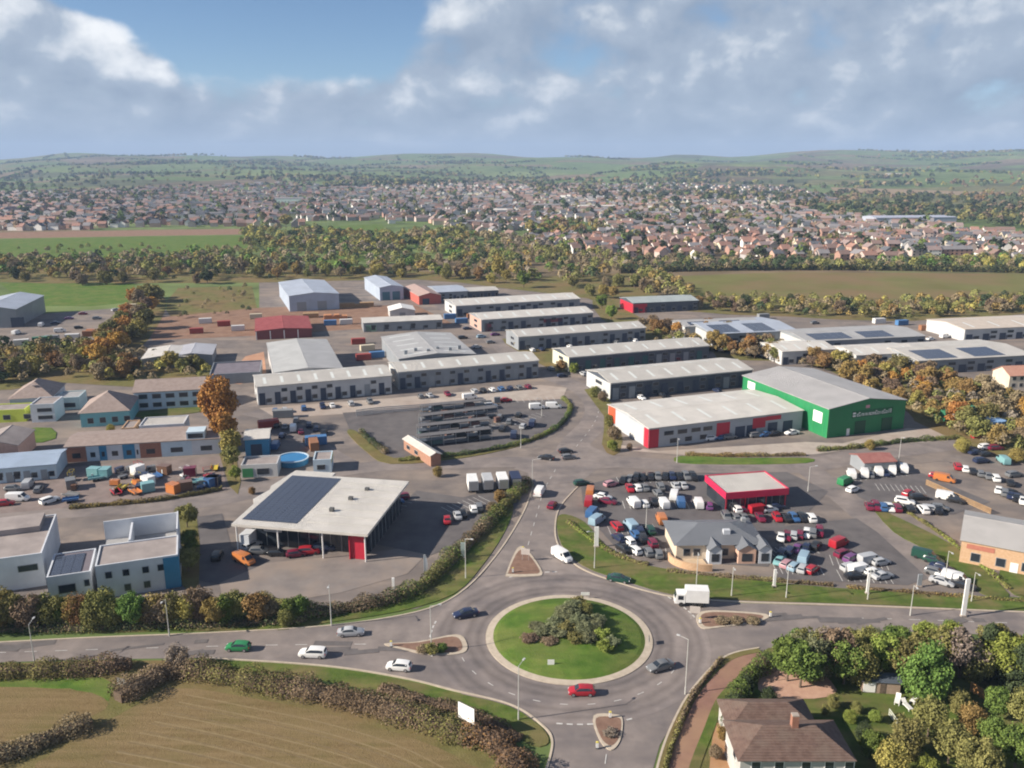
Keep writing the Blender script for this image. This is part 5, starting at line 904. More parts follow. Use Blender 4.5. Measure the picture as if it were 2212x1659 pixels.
for poly, n, seed, ks, hr in (([(-60, 566), (300, 560), (560, 545), (640, 520), (820, 520), (900, 500), (1180, 520), (1340, 560), (1380, 590), (1240, 618), (1000, 600), (600, 592), (-60, 596)], 900, 21, [0, 0, 1, 1, 0, 3, 0, 5, 2, 6, 1, 0], (5, 10.5)), ([(-60, 540), (300, 536), (520, 535), (500, 548), (-60, 552)], 40, 22, [0, 1, 0], (3, 6)), ([(520, 500), (680, 500), (900, 520), (1000, 500), (1000, 540), (640, 545), (520, 540)], 200, 23, [0, 1, 3, 0, 4, 2], (7, 12)), ([(-60, 572), (300, 566), (620, 578), (610, 604), (320, 610), (-60, 604)], 190, 27, [0, 1, 1, 0, 3, 2], (4, 9)), ([(1490, 644), (1700, 650), (1900, 656), (2260, 640), (2260, 672), (1950, 692), (1700, 684), (1490, 668)], 240, 28, [0, 1, 3, 0, 2, 1, 4], (2.5, 6.5)), ([(150, 742), (300, 770), (440, 775), (450, 818), (280, 830), (130, 818)], 70, 29, [0, 1, 4, 1, 2], (3, 6)), ([(-60, 745), (150, 755), (120, 826), (-60, 840)], 60, 30, [0, 1, 1, 3, 2], (3, 7)), ([(1400, 738), (1545, 712), (1700, 758), (1830, 786), (2010, 808), (2260, 875), (2260, 990), (2120, 965), (1972, 902), (1800, 806), (1690, 788), (1550, 768)], 200, 32, [0, 1, 3, 1, 0, 6], (2.5, 5.5)), ([(400, 628), (545, 622), (555, 680), (380, 690)], 26, 33, [0, 1, 2], (1.5, 4)), ([(1380, 598), (1420, 596), (1520, 648), (1400, 648)], 40, 24, [0, 1, 3], (6, 9)), ([(1900, 572), (2240, 560), (2240, 586), (1900, 586)], 90, 25, [0, 4, 5, 1, 2, 0], (6, 10)), ([(1340, 566), (1480, 560), (1900, 576), (1900, 584), (1340, 586)], 120, 26, [2, 0, 2, 1], (5, 9))):
    r = random.Random(seed)
    for x, y in scatter(poly, n, seed, 3.5): h = r.uniform(*hr); sp.append((x, y, h, h * r.uniform(.8, 1.15), r.choice(ks)))
far_trees('woodland', 'autumn woodland between the estate and the town', sp, KF, 95, .62)
# ---------------------------------------------------------------- vehicles
PAINT = {'white': (.72, .72, .72), 'silver': (.42, .43, .45), 'grey': (.16, .165, .175), 'black': (.02, .02, .023), 'red': (.34, .018, .03), 'navy': (.02, .03, .075), 'blue': (.04, .11, .26), 'light blue': (.25, .36, .45), 'green': (.03, .20, .08), 'dark green': (.015, .06, .045), 'orange': (.45, .16, .05), 'maroon': (.16, .015, .04), 'purple': (.14, .05, .16), 'turquoise': (.18, .36, .38), 'pink': (.40, .22, .25), 'yellow': (.55, .42, .05), 'brown': (.16, .09, .06)}
def paint(c): return M('car_paint_' + c.replace(' ', '_'), PAINT[c], tuple(min(1, k * 1.06) for k in PAINT[c]), scale=.6, rough=.28, spec=.5, metal=.1 if c in ('silver', 'grey', 'navy') else 0)
LAMP = plain('headlamp_glass', (.7, .72, .75), .15); TAIL = plain('tail_lamp', (.4, .02, .02), .25); TYRE = plain('tyre', (.022, .022, .024), .85); RIM = plain('alloy_rim', (.38, .38, .40), .35, .6); TRIM = plain('black_trim', (.025, .025, .028), .6); PLATE = plain('number_plate', (.65, .62, .5), .5)
# x, bottom, belt, top, half width at belt, half width at top
CARS = {'hatchback': dict(s=[(-2.05, .38, .72, .78, .66, .60), (-2.0, .28, .92, .98, .80, .68), (-1.72, .22, .95, 1.36, .86, .60), (-1.1, .2, .95, 1.46, .88, .62), (.1, .2, .93, 1.48, .88, .63), (.42, .2, .92, 1.44, .88, .62), (1.12, .2, .90, .98, .87, .74), (1.75, .24, .80, .86, .83, .70), (2.05, .32, .60, .66, .68, .58)], glass=(-1.55, .85, .46, 1.06, -1.97, -1.75), ax=1.28),
        'saloon': dict(s=[(-2.3, .38, .78, .84, .68, .62), (-2.22, .28, .92, .98, .82, .72), (-1.65, .22, .95, 1.03, .88, .74), (-1.05, .2, .95, 1.40, .89, .62), (.0, .2, .94, 1.45, .89, .63), (.4, .2, .93, 1.41, .89, .62), (1.2, .2, .91, .98, .88, .75), (1.95, .24, .80, .86, .84, .70), (2.3, .32, .60, .66, .68, .58)], glass=(-1.35, .9, .46, 1.12, -1.6, -1.1), ax=1.38),
        'estate': dict(s=[(-2.3, .38, .8, .86, .70, .62), (-2.25, .28, .98, 1.05, .84, .72), (-2.05, .22, 1.0, 1.50, .90, .64), (-1.2, .2, 1.0, 1.60, .92, .66), (.1, .2, .99, 1.60, .92, .66), (.5, .2, .98, 1.56, .92, .65), (1.15, .2, .98, 1.05, .91, .78), (1.95, .24, .90, .96, .87, .74), (2.3, .32, .66, .72, .72, .6)], glass=(-1.9, .88, .54, 1.1, -2.23, -2.07), ax=1.42),
        'van': dict(s=[(-2.6, .4, 1.0, 1.86, .90, .82), (-2.55, .3, 1.1, 2.0, .96, .86), (-1.0, .25, 1.1, 2.05, .98, .88), (.6, .25, 1.1, 2.04, .98, .88), (1.1, .25, 1.1, 1.96, .98, .84), (1.9, .25, 1.08, 1.18, .95, .8), (2.4, .28, .92, 1.0, .88, .76), (2.6, .36, .66, .72, .74, .64)], glass=(.55, 1.55, 1.16, 1.85, None, None), ax=1.65)}
CARM = {}
def car_meshes(kind, detail):
    if (kind, detail) in CARM: return CARM[(kind, detail)]
    d = CARS[kind]; S = d['s']; b = MB(); rs = []
    def at(x):
        for a, c in zip(S, S[1:]):
            if a[0] <= x <= c[0]: t = (x - a[0]) / (c[0] - a[0]); return [a[i] + (c[i] - a[i]) * t for i in range(6)]
        return S[-1]
    for x, zb, ze, zt, w, wt in S: rs.append([(x, -w * .92, zb), (x, -w, zb + (ze - zb) * .5), (x, -w * .97, ze), (x, -wt, zt - .03), (x, -wt * .55, zt), (x, wt * .55, zt), (x, wt, zt - .03), (x, w * .97, ze), (x, w, zb + (ze - zb) * .5), (x, w * .92, zb)])
    b.rings([r_[::-1] for r_ in rs]); body = b.mesh('body', TRIM)
    for p in body.polygons: p.use_smooth = True
    try: body.set_sharp_from_angle(angle=R(32))
    except Exception: pass
    s0, s1, w0, w1, r0, r1 = d['glass']; gl = []
    def side(xa, xb, sg):
        m = MB(); n = 4; lo = []; hi = []
        for k in range(n + 1):
            x = xa + (xb - xa) * k / n; q = at(x); f0, f1 = .12, .86
            def pp(f): w = q[4] * .97 + (q[5] - q[4] * .97) * f; return (x, sg * (w + .014), q[2] + (q[3] - .03 - q[2]) * f + .006)
            lo.append(pp(f0)); hi.append(pp(f1))
        for k in range(n): m.poly([lo[k], lo[k + 1], hi[k + 1], hi[k]] if sg < 0 else [lo[k + 1], lo[k], hi[k], hi[k + 1]])
        return m.mesh('side_window', GLASS)
    gl.append(('side_window', side(s0, s1, -1))); gl.append(('side_window', side(s0, s1, 1)))
    def cross(xa, xb, nm):
        m = MB(); A = at(xa); B = at(xb); up = .022
        m.poly([(xa, -A[5] * .9, A[3] - .02 + up), (xb, -B[5] * .92, B[3] - .02 + up), (xb, -B[5] * .5, B[3] + up), (xa, -A[5] * .5, A[3] + up)]); m.poly([(xa, -A[5] * .5, A[3] + up), (xb, -B[5] * .5, B[3] + up), (xb, B[5] * .5, B[3] + up), (xa, A[5] * .5, A[3] + up)]); m.poly([(xa, A[5] * .5, A[3] + up), (xb, B[5] * .5, B[3] + up), (xb, B[5] * .92, B[3] - .02 + up), (xa, A[5] * .9, A[3] - .02 + up)]); return (nm, m.mesh(nm, GLASS))
    gl.append(cross(w0, w1, 'windscreen'))
    if r0 is not None:
        A = at(r0); B = at(r1); m = MB(); m.poly([(r0 - .02, A[5] * .9, A[3] + .02), (r0 - .02, -A[5] * .9, A[3] + .02), (r1 - .02, -B[5] * .9, B[3] + .0), (r1 - .02, B[5] * .9, B[3] + .0)]); gl.append(('rear_window', m.mesh('rear_window', GLASS)))
    wh = MB(); n = 14; r_ = .32; wh.rings([[(rr * math.cos(2 * math.pi * k / n), yy, rr * math.sin(2 * math.pi * k / n)) for k in range(n)] for rr, yy in ((.26, -.11), (r_, -.09), (r_, .09), (.26, .11))]); wm = wh.mesh('wheel', TYRE)
    rm = MB(); rm.rings([[(rr * math.cos(2 * math.pi * k / n), yy, rr * math.sin(2 * math.pi * k / n)) for k in range(n)] for rr, yy in ((.21, -.118), (.21, .118))]); rmm = rm.mesh('rim', RIM)
    hl = MB().box(-.06, .06, -.16, .16, -.07, .07).mesh('headlight', LAMP); tl = MB().box(-.04, .05, -.12, .12, -.11, .11).mesh('tail_light', TAIL)
    CARM[(kind, detail)] = (body, gl, wm, rmm, hl, tl, d, S); return CARM[(kind, detail)]
CARB = {}
def car(kind, colr, x, y, head, label, group=None, detail=2, px=True, z=.09, name=None):
    body, gl, wm, rmm, hl, tl, d, S = car_meshes(kind, 1); p = P(x, y) if px else (x, y)
    t = thing(name or {'van': 'van', 'hatchback': 'parked_car'}.get(kind, 'parked_car'), label, 'van' if kind == 'van' else 'car', (p[0], p[1], z), R(head), group)
    if (kind, colr) not in CARB: m = body.copy(); m.materials.clear(); m.materials.append(paint(colr)); CARB[(kind, colr)] = m
    b = link('body', CARB[(kind, colr)], t)
    for nm, me in gl: link(nm, me, b)
    for sx in (-1, 1):
        for sy in (-1, 1):
            w = link('wheel', wm, t, (sx * d['ax'], sy * (S[3][4] - .1), .32))
            if detail > 1: link('rim', rmm, w)
    if detail > 1:
        f = S[-2]; r_ = S[1]
        for sy in (-1, 1): link('headlight', hl, t, (S[-1][0] - .06, sy * S[-1][4] * .78, .62 if kind != 'van' else .8)); link('tail_light', tl, t, (r_[0] - .05, sy * r_[4] * .86, r_[2] * .86))
    return t
def lorry(x, y, head, colr, label, L=7.5, cabc='white', group=None):
    p = P(x, y); t = thing('box_lorry', label, 'lorry', (p[0], p[1], .09), R(head), group)
    c = MB(); c.rings([[(L / 2 - 1.9, -1.1, .7), (L / 2 - 1.9, -1.1, 2.5), (L / 2 - 1.9, 1.1, 2.5), (L / 2 - 1.9, 1.1, .7)], [(L / 2 - .4, -1.1, .6), (L / 2 - .4, -1.1, 2.45), (L / 2 - .4, 1.1, 2.45), (L / 2 - .4, 1.1, .6)], [(L / 2, -1.05, .6), (L / 2 - .05, -1.05, 1.5), (L / 2 - .05, 1.05, 1.5), (L / 2, 1.05, .6)]]); cab = c.build('cab', paint(cabc), t)
    MB().poly([(L / 2 - .02, -.95, 1.55), (L / 2 - .02, .95, 1.55), (L / 2 - .33, .95, 2.35), (L / 2 - .33, -.95, 2.35)]).build('windscreen', GLASS, cab)
    for sy in (-1, 1): MB().box(L / 2 - 1.6, L / 2 - .6, sy * 1.11 - .01, sy * 1.11 + .01, 1.4, 2.2).build('side_window', GLASS, cab)
    MB().box(-L / 2, L / 2 - 2.0, -1.22, 1.22, .95, 3.4).build('cargo_box', plain('cargo_box_' + colr.replace(' ', '_'), tuple(k * .95 for k in PAINT[colr]), .5), t); MB().box(-L / 2, L / 2 - .3, -.45, .45, .6, .95).build('chassis', TRIM, t); MB().box(-L / 2 - .03, -L / 2, -1.1, 1.1, 1.05, 3.2).build('rear_door', RIM, t)
    wm = car_meshes('van', 1)[2]
    for sx in (-L / 2 + 1.4, -L / 2 + 2.5, L / 2 - 1.2):
        for sy in (-1, 1): w = link('wheel', wm, t, (sx, sy * 1.0, .45)); w.scale = (1.4, 1.3, 1.4)
    return t
# moving traffic
car('hatchback', 'green', 515, 1404, 178, 'green car on the western road beside the bare tree')
car('estate', 'white', 676, 1418, 176, 'white estate car behind the green car on the western road')
car('hatchback', 'white', 862, 1446, 172, 'white hatchback just leaving the roundabout westward')
car('saloon', 'silver', 758, 1372, 6, 'silver saloon with dark glass driving toward the roundabout')
car('saloon', 'navy', 1006, 1332, 200, 'navy saloon at the western roundabout entry')
car('saloon', 'grey', 1426, 1446, 205, 'blue grey saloon circling the right side of the roundabout')
car('hatchback', 'red', 1256, 1500, 180, 'red hatchback circling the near side of the roundabout')
car('van', 'white', 1214, 1208, -55, 'white van coming down the northern road past the verge')
car('saloon', 'dark green', 1336, 1256, -20, 'dark green saloon beside the dealership verge')
car('hatchback', 'maroon', 1193, 1096, 70, 'dark maroon hatchback on the northern road')
car('van', 'white', 1166, 1068, 75, 'small white van on the northern road near the hedge')
car('saloon', 'black', 1180, 993, 160, 'black car turning at the estate junction'); car('hatchback', 'black', 1222, 979, 20, 'black hatchback entering the estate road'); car('hatchback', 'grey', 1228, 992, 15, 'grey hatchback beside the black one at the junction')
lorry(1492, 1306, 175, 'white', 'white box lorry on the eastern road', 6.2)
for i, (x, c, w) in enumerate(((1020, 'white', 'first'), (1052, 'silver', 'second'), (1084, 'white', 'third'), (1112, 'navy', 'fourth'))): lorry(x, 1056 - i * 2, 98, c, '%s box lorry parked by the showroom hedge, %s from the yellow bush' % ({'navy': 'navy'}.get(c, c), w), 7.5, 'white' if c != 'navy' else 'navy', 'lorries parked by the showroom hedge')
# parked cars: colour, x, y, heading
def lot(spec, where, group, kinds=('hatchback', 'saloon', 'estate'), seed=0, detail=1, jit=6):
    r = random.Random(seed)
    for s in spec:
        c, x, y, hd = s[:4]; k = s[4] if len(s) > 4 else r.choice(kinds)
        car(k, c, x, y, hd + r.uniform(-jit, jit), '%s %s %s' % (c, {'hatchback': 'hatchback', 'saloon': 'saloon', 'estate': 'estate car', 'van': 'van'}[k], where), group, detail)
lot([('black', 1346, 1042, 250), ('grey', 1360, 1039, 250), ('black', 1374, 1037, 255), ('black', 1388, 1035, 258), ('black', 1406, 1034, 262), ('grey', 1421, 1034, 265), ('black', 1437, 1034, 265), ('navy', 1452, 1034, 268), ('black', 1467, 1034, 268), ('grey', 1482, 1034, 268), ('black', 1497, 1035, 268)], 'in the dark row at the back of the dealership forecourt', 'dark row at the dealership')
lot([('pink', 1320, 1050, 30), ('dark green', 1256, 1048, 20), ('white', 1302, 1078, -30), ('maroon', 1312, 1088, -25), ('white', 1368, 1092, 100, 'van'), ('white', 1391, 1093, 100), ('black', 1412, 1088, 95), ('white', 1432, 1094, 95, 'van'), ('white', 1456, 1076, 80, 'van'), ('blue', 1470, 1092, 85, 'van'), ('white', 1508, 1094, 85, 'van'), ('purple', 1532, 1098, 80), ('grey', 1420, 1070, 95)], 'in the middle of the dealership forecourt', 'middle of the dealership forecourt', seed=1)
lot([('orange', 1275, 1068, 75, 'van'), ('red', 1272, 1090, 75, 'van'), ('blue', 1280, 1114, 70, 'van'), ('light blue', 1290, 1130, 60, 'van')], 'in the colourful line along the dealership corner', 'colourful line on the dealership corner', seed=2)
lot([('orange', 1428, 1128, 95, 'van'), ('red', 1332, 1142, 110), ('light blue', 1362, 1142, 100, 'van'), ('navy', 1338, 1168, 115), ('white', 1358, 1174, 110), ('black', 1346, 1190, 120), ('white', 1370, 1194, 120), ('dark green', 1404, 1150, 95), ('black', 1388, 1168, 95), ('maroon', 1408, 1178, 95), ('grey', 1400, 1198, 95), ('navy', 1380, 1152, 100), ('blue', 1372, 1160, 100), ('grey', 1422, 1202, 95)], 'between the verge and the cream building', 'cars left of the cream building', seed=3)
lot([('red', 1640, 1108, 20, 'van'), ('white', 1662, 1106, 15), ('navy', 1676, 1100, 15), ('maroon', 1604, 1108, 10), ('white', 1590, 1104, 90)], 'in front of the red fascia', 'cars before the red fascia', seed=4)
lot([('red', 1812, 1180, 35, 'van'), ('maroon', 1822, 1202, 30), ('purple', 1840, 1212, 30), ('silver', 1838, 1232, 20), ('white', 1858, 1238, 20, 'van'), ('silver', 1878, 1216, 15, 'van'), ('silver', 1902, 1220, 15), ('white', 1886, 1242, 15), ('silver', 1906, 1250, 15), ('black', 1848, 1250, 10), ('navy', 1690, 1200, 60), ('navy', 1706, 1196, 60), ('purple', 1722, 1190, 60), ('navy', 1742, 1188, 60), ('black', 1762, 1184, 60), ('light blue', 1736, 1212, 60, 'van'), ('pink', 1700, 1224, 50), ('light blue', 1716, 1230, 50), ('silver', 1734, 1234, 50), ('red', 1754, 1236, 40), ('turquoise', 1684, 1216, 60)], 'in the tarmac lot behind the eastern verge', 'cars behind the eastern verge', seed=5)
lot([('dark green', 1998, 1208, -40, 'van'), ('dark green', 2016, 1216, -40), ('navy', 2034, 1232, -40), ('grey', 2020, 1242, -40), ('white', 2046, 1252, -40), ('white', 2064, 1258, -40, 'van'), ('black', 2080, 1270, -40), ('silver', 2034, 1262, -40)], 'in the narrow lot below the grass wedge', 'cars below the grass wedge', seed=6)
lot([('white', 1838, 1030, 80, 'van'), ('white', 1866, 1028, 78, 'van'), ('white', 1896, 1024, 76, 'van'), ('white', 1926, 1021, 75, 'van'), ('white', 1950, 1018, 75, 'van'), ('green', 1826, 1046, 40, 'van'), ('white', 1842, 1062, 30), ('grey', 1880, 1030, 78), ('navy', 1912, 1026, 76)], 'in the line behind the open tarmac lot', 'line behind the open lot', seed=7)
lot([('red', 1962, 1070, 40), ('white', 1954, 1088, -25, 'estate'), ('white', 2046, 1080, -30, 'van'), ('black', 2064, 1086, -30), ('grey', 2030, 1102, -25), ('silver', 2012, 1106, -20), ('black', 1985, 1080, 10)], 'on the open tarmac behind the brick hall', 'cars on the open tarmac', seed=8)
lot([('navy', 2108, 982, 10), ('black', 2132, 986, 10), ('turquoise', 2166, 1000, 80, 'van'), ('red', 2084, 970, 70, 'van'), ('navy', 2120, 1000, 10), ('maroon', 2150, 972, 10), ('white', 2130, 970, 10), ('grey', 2190, 1030, 20), ('black', 2180, 1068, 30), ('navy', 2196, 1078, 30), ('orange', 2040, 1040, -35, 'van'), ('red', 2024, 1034, -35)], 'in the far right yard beyond the brick hall', 'cars in the far right yard', seed=9)
lot([('black', 600, 922, 100), ('grey', 616, 926, 100), ('white', 634, 930, 105, 'van'), ('maroon', 650, 936, 105), ('navy', 668, 922, 100), ('navy', 684, 930, 100), ('black', 700, 938, 100), ('grey', 640, 912, 95), ('navy', 610, 945, 95), ('brown', 662, 952, 95), ('blue', 596, 968, 95, 'van')], 'in the yard between the blue shed and the compound', 'cars by the blue shed', seed=10)
lot([('white', 1015, 862, 20, 'van'), ('white', 1060, 880, 10), ('red', 1092, 868, 10), ('white', 1160, 884, 5, 'van'), ('white', 1196, 882, 5, 'van'), ('grey', 1080, 905, 80), ('grey', 1100, 915, 80), ('black', 1120, 900, 80), ('silver', 1130, 925, 80), ('black', 1085, 930, 80), ('navy', 1110, 945, 85, 'van'), ('dark green', 1040, 900, 80), ('navy', 1150, 920, 80, 'van')], 'beside the racks in the dark compound', 'vehicles in the dark compound', seed=11)
lot([('navy', 1010, 712, 20), ('light blue', 1040, 730, 20), ('grey', 1060, 742, 20), ('purple', 1070, 725, 20), ('black', 1000, 732, 20), ('white', 1140, 786, 20), ('navy', 1215, 815, 20), ('grey', 1190, 800, 110), ('silver', 1030, 752, 20)], 'along the estate road between the units', 'cars along the estate road', seed=12)
lot([('orange', 528, 1216, -30, 'van'), ('black', 470, 1206, 90), ('grey', 560, 1196, 0), ('red', 668, 1196, 10), ('maroon', 640, 1202, 15), ('black', 600, 1200, 5), ('navy', 700, 1190, 5), ('silver', 545, 1184, 60)], 'under the showroom canopy', 'cars at the showroom canopy', seed=13)
lot([('blue', 2212, 1482, 60, 'van'), ('silver', 2206, 1510, 60)], 'on the drive right of the garden trees', 'cars right of the garden', seed=14)
lot([('grey', 30, 1060, 10), ('silver', 62, 1052, 100, 'van'), ('grey', 84, 1062, 100), ('white', 40, 1082, 5, 'van'), ('red', 12, 1092, 10), ('white', 108, 1086, 60)], 'at the left end of the tool yard', 'vehicles left of the tool yard', seed=15)
lot([('navy', 120, 700, 20), ('purple', 150, 690, 20), ('maroon', 180, 680, 20), ('white', 90, 705, 100, 'van'), ('grey', 210, 690, 20), ('silver', 240, 700, 90), ('white', 36, 722, 90, 'van'), ('white', 130, 718, 20, 'van'), ('orange', 200, 720, 0, 'van'), ('grey', 230, 722, 100), ('black', 170, 710, 30), ('silver', 250, 672, 60)], 'in the yard beside the big blue grey shed', 'vehicles by the big blue grey shed', seed=16)
lot([('silver', 1995, 742, 20), ('white', 2010, 735, 20), ('white', 2040, 730, 30, 'van'), ('grey', 1760, 700, 15), ('white', 1600, 744, 20), ('white', 1460, 735, 20)], 'among the solar roofed factories', 'vehicles among the factories', seed=17)
rg = random.Random(44); GC = ['white', 'silver', 'grey', 'black', 'white', 'navy', 'silver', 'grey', 'red', 'black', 'maroon', 'blue', 'white']
def fill(x0, y0, x1, y1, n, hd, where, group, seed, skip=.15):
    rf = random.Random(seed); sp_ = []
    for k in range(n):
        if rf.random() < skip: continue
        t = (k + .5) / n; sp_.append((rf.choice(GC), x0 + (x1 - x0) * t, y0 + (y1 - y0) * t, hd + (180 if rf.random() < .3 else 0)))
    lot(sp_, where, group, seed=seed, jit=4)
fill(1352, 1060, 1500, 1052, 9, 95, 'in the second row of the dealership forecourt', 'second row of the dealership', 61)
fill(1560, 1122, 1760, 1124, 11, 92, 'in the row behind the slate grey roof', 'row behind the slate roof', 62, .25)
fill(1680, 1166, 1790, 1152, 8, 70, 'in the back row of the lot behind the eastern verge', 'back row behind the eastern verge', 63)
fill(1870, 1098, 2030, 1108, 11, 80, 'in the front row of the open lot behind the brick hall', 'front row of the open lot', 64, .3)
fill(2150, 1060, 2215, 1090, 5, 60, 'beside the fence beyond the brick hall', 'row beyond the brick hall', 65)
fill(1430, 958, 1720, 938, 15, 20, 'parked along the front of the red and white unit', 'row before the red and white unit', 66, .35)
fill(880, 862, 1150, 838, 14, 110, 'parked nose in at the long unit right of the gap', 'row before the right long unit', 67, .4)
fill(585, 893, 830, 868, 12, 110, 'parked nose in at the long unit left of the gap', 'row before the left long unit', 68, .45)
fill(1250, 812, 1500, 786, 13, 110, 'parked before the fourth pale unit', 'row before the fourth unit', 69, .4)
fill(1140, 760, 1380, 738, 12, 110, 'parked before the middle pale unit', 'row before the middle unit', 70, .4)
fill(1350, 866, 1560, 846, 9, 110, 'parked before the nearest stacked unit', 'row before the nearest stacked unit', 71, .4)
fill(800, 1130, 870, 1075, 6, 20, 'on the shaded side of the showroom', 'shaded row of the showroom', 72, .2)
fill(960, 1130, 1040, 1098, 7, 100, 'along the showroom hedge', 'row along the showroom hedge', 73, .2)
fill(2060, 1010, 2190, 1050, 8, 70, 'in the long yard right of the white vans', 'yard right of the white vans', 74, .2)
# hire equipment in the tool yard
r = random.Random(5)
for i in range(46):
    x = r.uniform(150, 470); y = 1088 - (x - 150) * .09 - r.uniform(0, 62); p = P(x, y); c = r.choice(['orange', 'red', 'blue', 'white', 'grey', 'yellow', 'brown', 'turquoise', 'navy', 'maroon', 'white']); kd = r.randrange(4); an = r.uniform(0, 180)
    if kd == 0:
        t = thing('generator', '%s hire generator standing in the tool yard' % c, 'generator', (p[0], p[1], .08), R(an), 'hire equipment in the tool yard'); MB().box(-1.1, 1.1, -.6, .6, .3, 1.5).build('housing', paint(c), t); MB().box(-1.2, 1.2, -.65, .65, .12, .3).build('skid', TRIM, t); MB().tube((.6, 0, 1.5), (.6, 0, 1.9), .07).build('exhaust', STEEL, t); MB().box(-1.0, -.2, -.63, -.6, .6, 1.3).build('grille', TRIM, t)
    elif kd == 1:
        t = thing('trailer', '%s flat trailer parked in the tool yard' % c, 'trailer', (p[0], p[1], .08), R(an), 'hire equipment in the tool yard'); MB().box(-1.8, 1.8, -.9, .9, .55, .7).build('bed', paint(c), t); MB().box(-1.8, 1.8, -.95, -.88, .7, 1.1).build('side_rail', paint(c), t); MB().box(-1.8, 1.8, .88, .95, .7, 1.1).build('side_rail', paint(c), t); MB().tube((1.8, 0, .6), (3.0, 0, .5), .06).build('drawbar', STEEL, t)
        for sx in (-.5, .5):
            for sy in (-1, 1): link('wheel', car_meshes('van', 1)[2], t, (sx, sy * 1.0, .32))
    elif kd == 2:
        t = thing('storage_box', '%s steel storage box in the tool yard' % c, 'container', (p[0], p[1], .08), R(an), 'hire equipment in the tool yard'); MB().box(-1.5, 1.5, -1.1, 1.1, .1, 2.3).build('body', paint(c), t); MB().box(1.5, 1.54, -1.0, 1.0, .2, 2.2).build('door', RIM, t); MB().box(-1.55, 1.55, -1.15, 1.15, 2.3, 2.4).build('lid', paint(c), t)
    else:
        t = thing('platform_lift', '%s scissor lift with a raised basket in the tool yard' % c, 'lift', (p[0], p[1], .08), R(an), 'hire equipment in the tool yard'); MB().box(-1.1, 1.1, -.6, .6, .35, .8).build('chassis', paint(c), t)
        for sg in (-1, 1): MB().tube((-.9 * sg, sg * .35, .8), (.9 * sg, sg * .35, 1.7), .06).build('scissor_arm', STEEL, t)
        MB().box(-1.1, 1.1, -.6, .6, 1.7, 1.8).build('platform', TRIM, t)
        for a, b_ in (((-1.1, -.6), (1.1, -.6)), ((1.1, -.6), (1.1, .6)), ((1.1, .6), (-1.1, .6)), ((-1.1, .6), (-1.1, -.6))): MB().tube((*a, 2.7), (*b_, 2.7), .04, n=5).tube((*a, 1.8), (*a, 2.7), .04, n=5).build('guard_rail', paint(c), t)
        for sx in (-.7, .7):
            for sy in (-1, 1): link('wheel', car_meshes('van', 1)[2], t, (sx, sy * .55, .3))
# ---------------------------------------------------------------- street furniture
POST = plain('lamp_post_steel', (.50, .50, .48), .5, .2)
def lamp(x, y, h, label, head=0, arm=1.4, double=False, group='lamp posts'):
    p = P(x, y); t = thing('street_lamp', label, 'street lamp', (p[0], p[1], .05), R(head), group)
    MB().tube((0, 0, 0), (0, 0, 1.3), .13, .12).build('base', POST, t); MB().tube((0, 0, 1.3), (0, 0, h), .09, .055).build('pole', POST, t)
    for sg in ((1, -1) if double else (1,)):
        a = MB().tube((0, 0, h - .05), (sg * arm, 0, h + .25), .045, .04, 6).build('arm', POST, t); MB().box(sg * arm - .1, sg * arm + .45, -.13, .13, h + .2, h + .34).build('lamp_head', plain('lamp_housing', (.45, .46, .47), .4), t)
for (x, y, h, hd, lab) in ((932, 1408, 8.5, 0, 'lamp post on the western splitter island'), (1006, 1250, 8.5, -30, 'lamp post on the verge under the showroom hedge'), (1120, 1556, 9, 60, 'lamp post on the kerb above the billboard'), (1284, 1228, 8, 200, 'lamp post on the dealership corner verge'), (1503, 1282, 8.5, 260, 'lamp post on the verge before the cream building'), (1480, 1500, 9.5, 150, 'lamp post beside the red footway'), (1580, 1288, 6, 265, 'short lamp post right of the cream building'), (1698, 1292, 7, 265, 'lamp post on the verge beside the silver cars'), (1874, 1296, 6.5, 265, 'lamp post on the verge left of the totem'), (1966, 1330, 6.0, 265, 'lamp post by the eastern kerb'), (716, 1352, 8, 275, 'lamp post on the verge above the silver saloon'), (2098, 1300, 6, 265, 'lamp post behind the white totem'), (1150, 1050, 7, 0, 'lamp post at the top of the showroom hedge'), (1462, 1000, 7, 270, 'lamp post on the bright grass strip'), (1940, 1005, 8, 270, 'lamp post behind the white vans'), (1745, 1062, 6.5, 0, 'lamp post at the dealership access'), (1395, 1150, 6, 90, 'lamp post in the dealership forecourt'), (366, 1374, 7, 270, 'lamp post in front of the autumn tree row'), (1125, 968, 7, 200, 'lamp post on the compound corner'), (1170, 900, 6, 200, 'lamp post inside the compound hedge'), (2040, 1262, 7, 265, 'lamp post at the narrow lot'), (75, 1432, 7, 90, 'lamp post over the roadside hedge')): lamp(x, y, h, lab, hd, group=None)
# billboard
p = P(1008, 1588); t = thing('billboard', 'white billboard on two posts above the hedge', 'billboard', (p[0], p[1], 0), R(-38))
MB().box(-1.5, 1.5, -.05, .05, 2.4, 4.9).build('board', WHITE, t); MB().box(-1.56, 1.56, .05, .12, 2.34, 4.96).build('backing_frame', TRIM, t)
for sx in (-1.1, 1.1): MB().box(sx - .07, sx + .07, .1, .24, 0, 4.8).build('post', BARK, t)
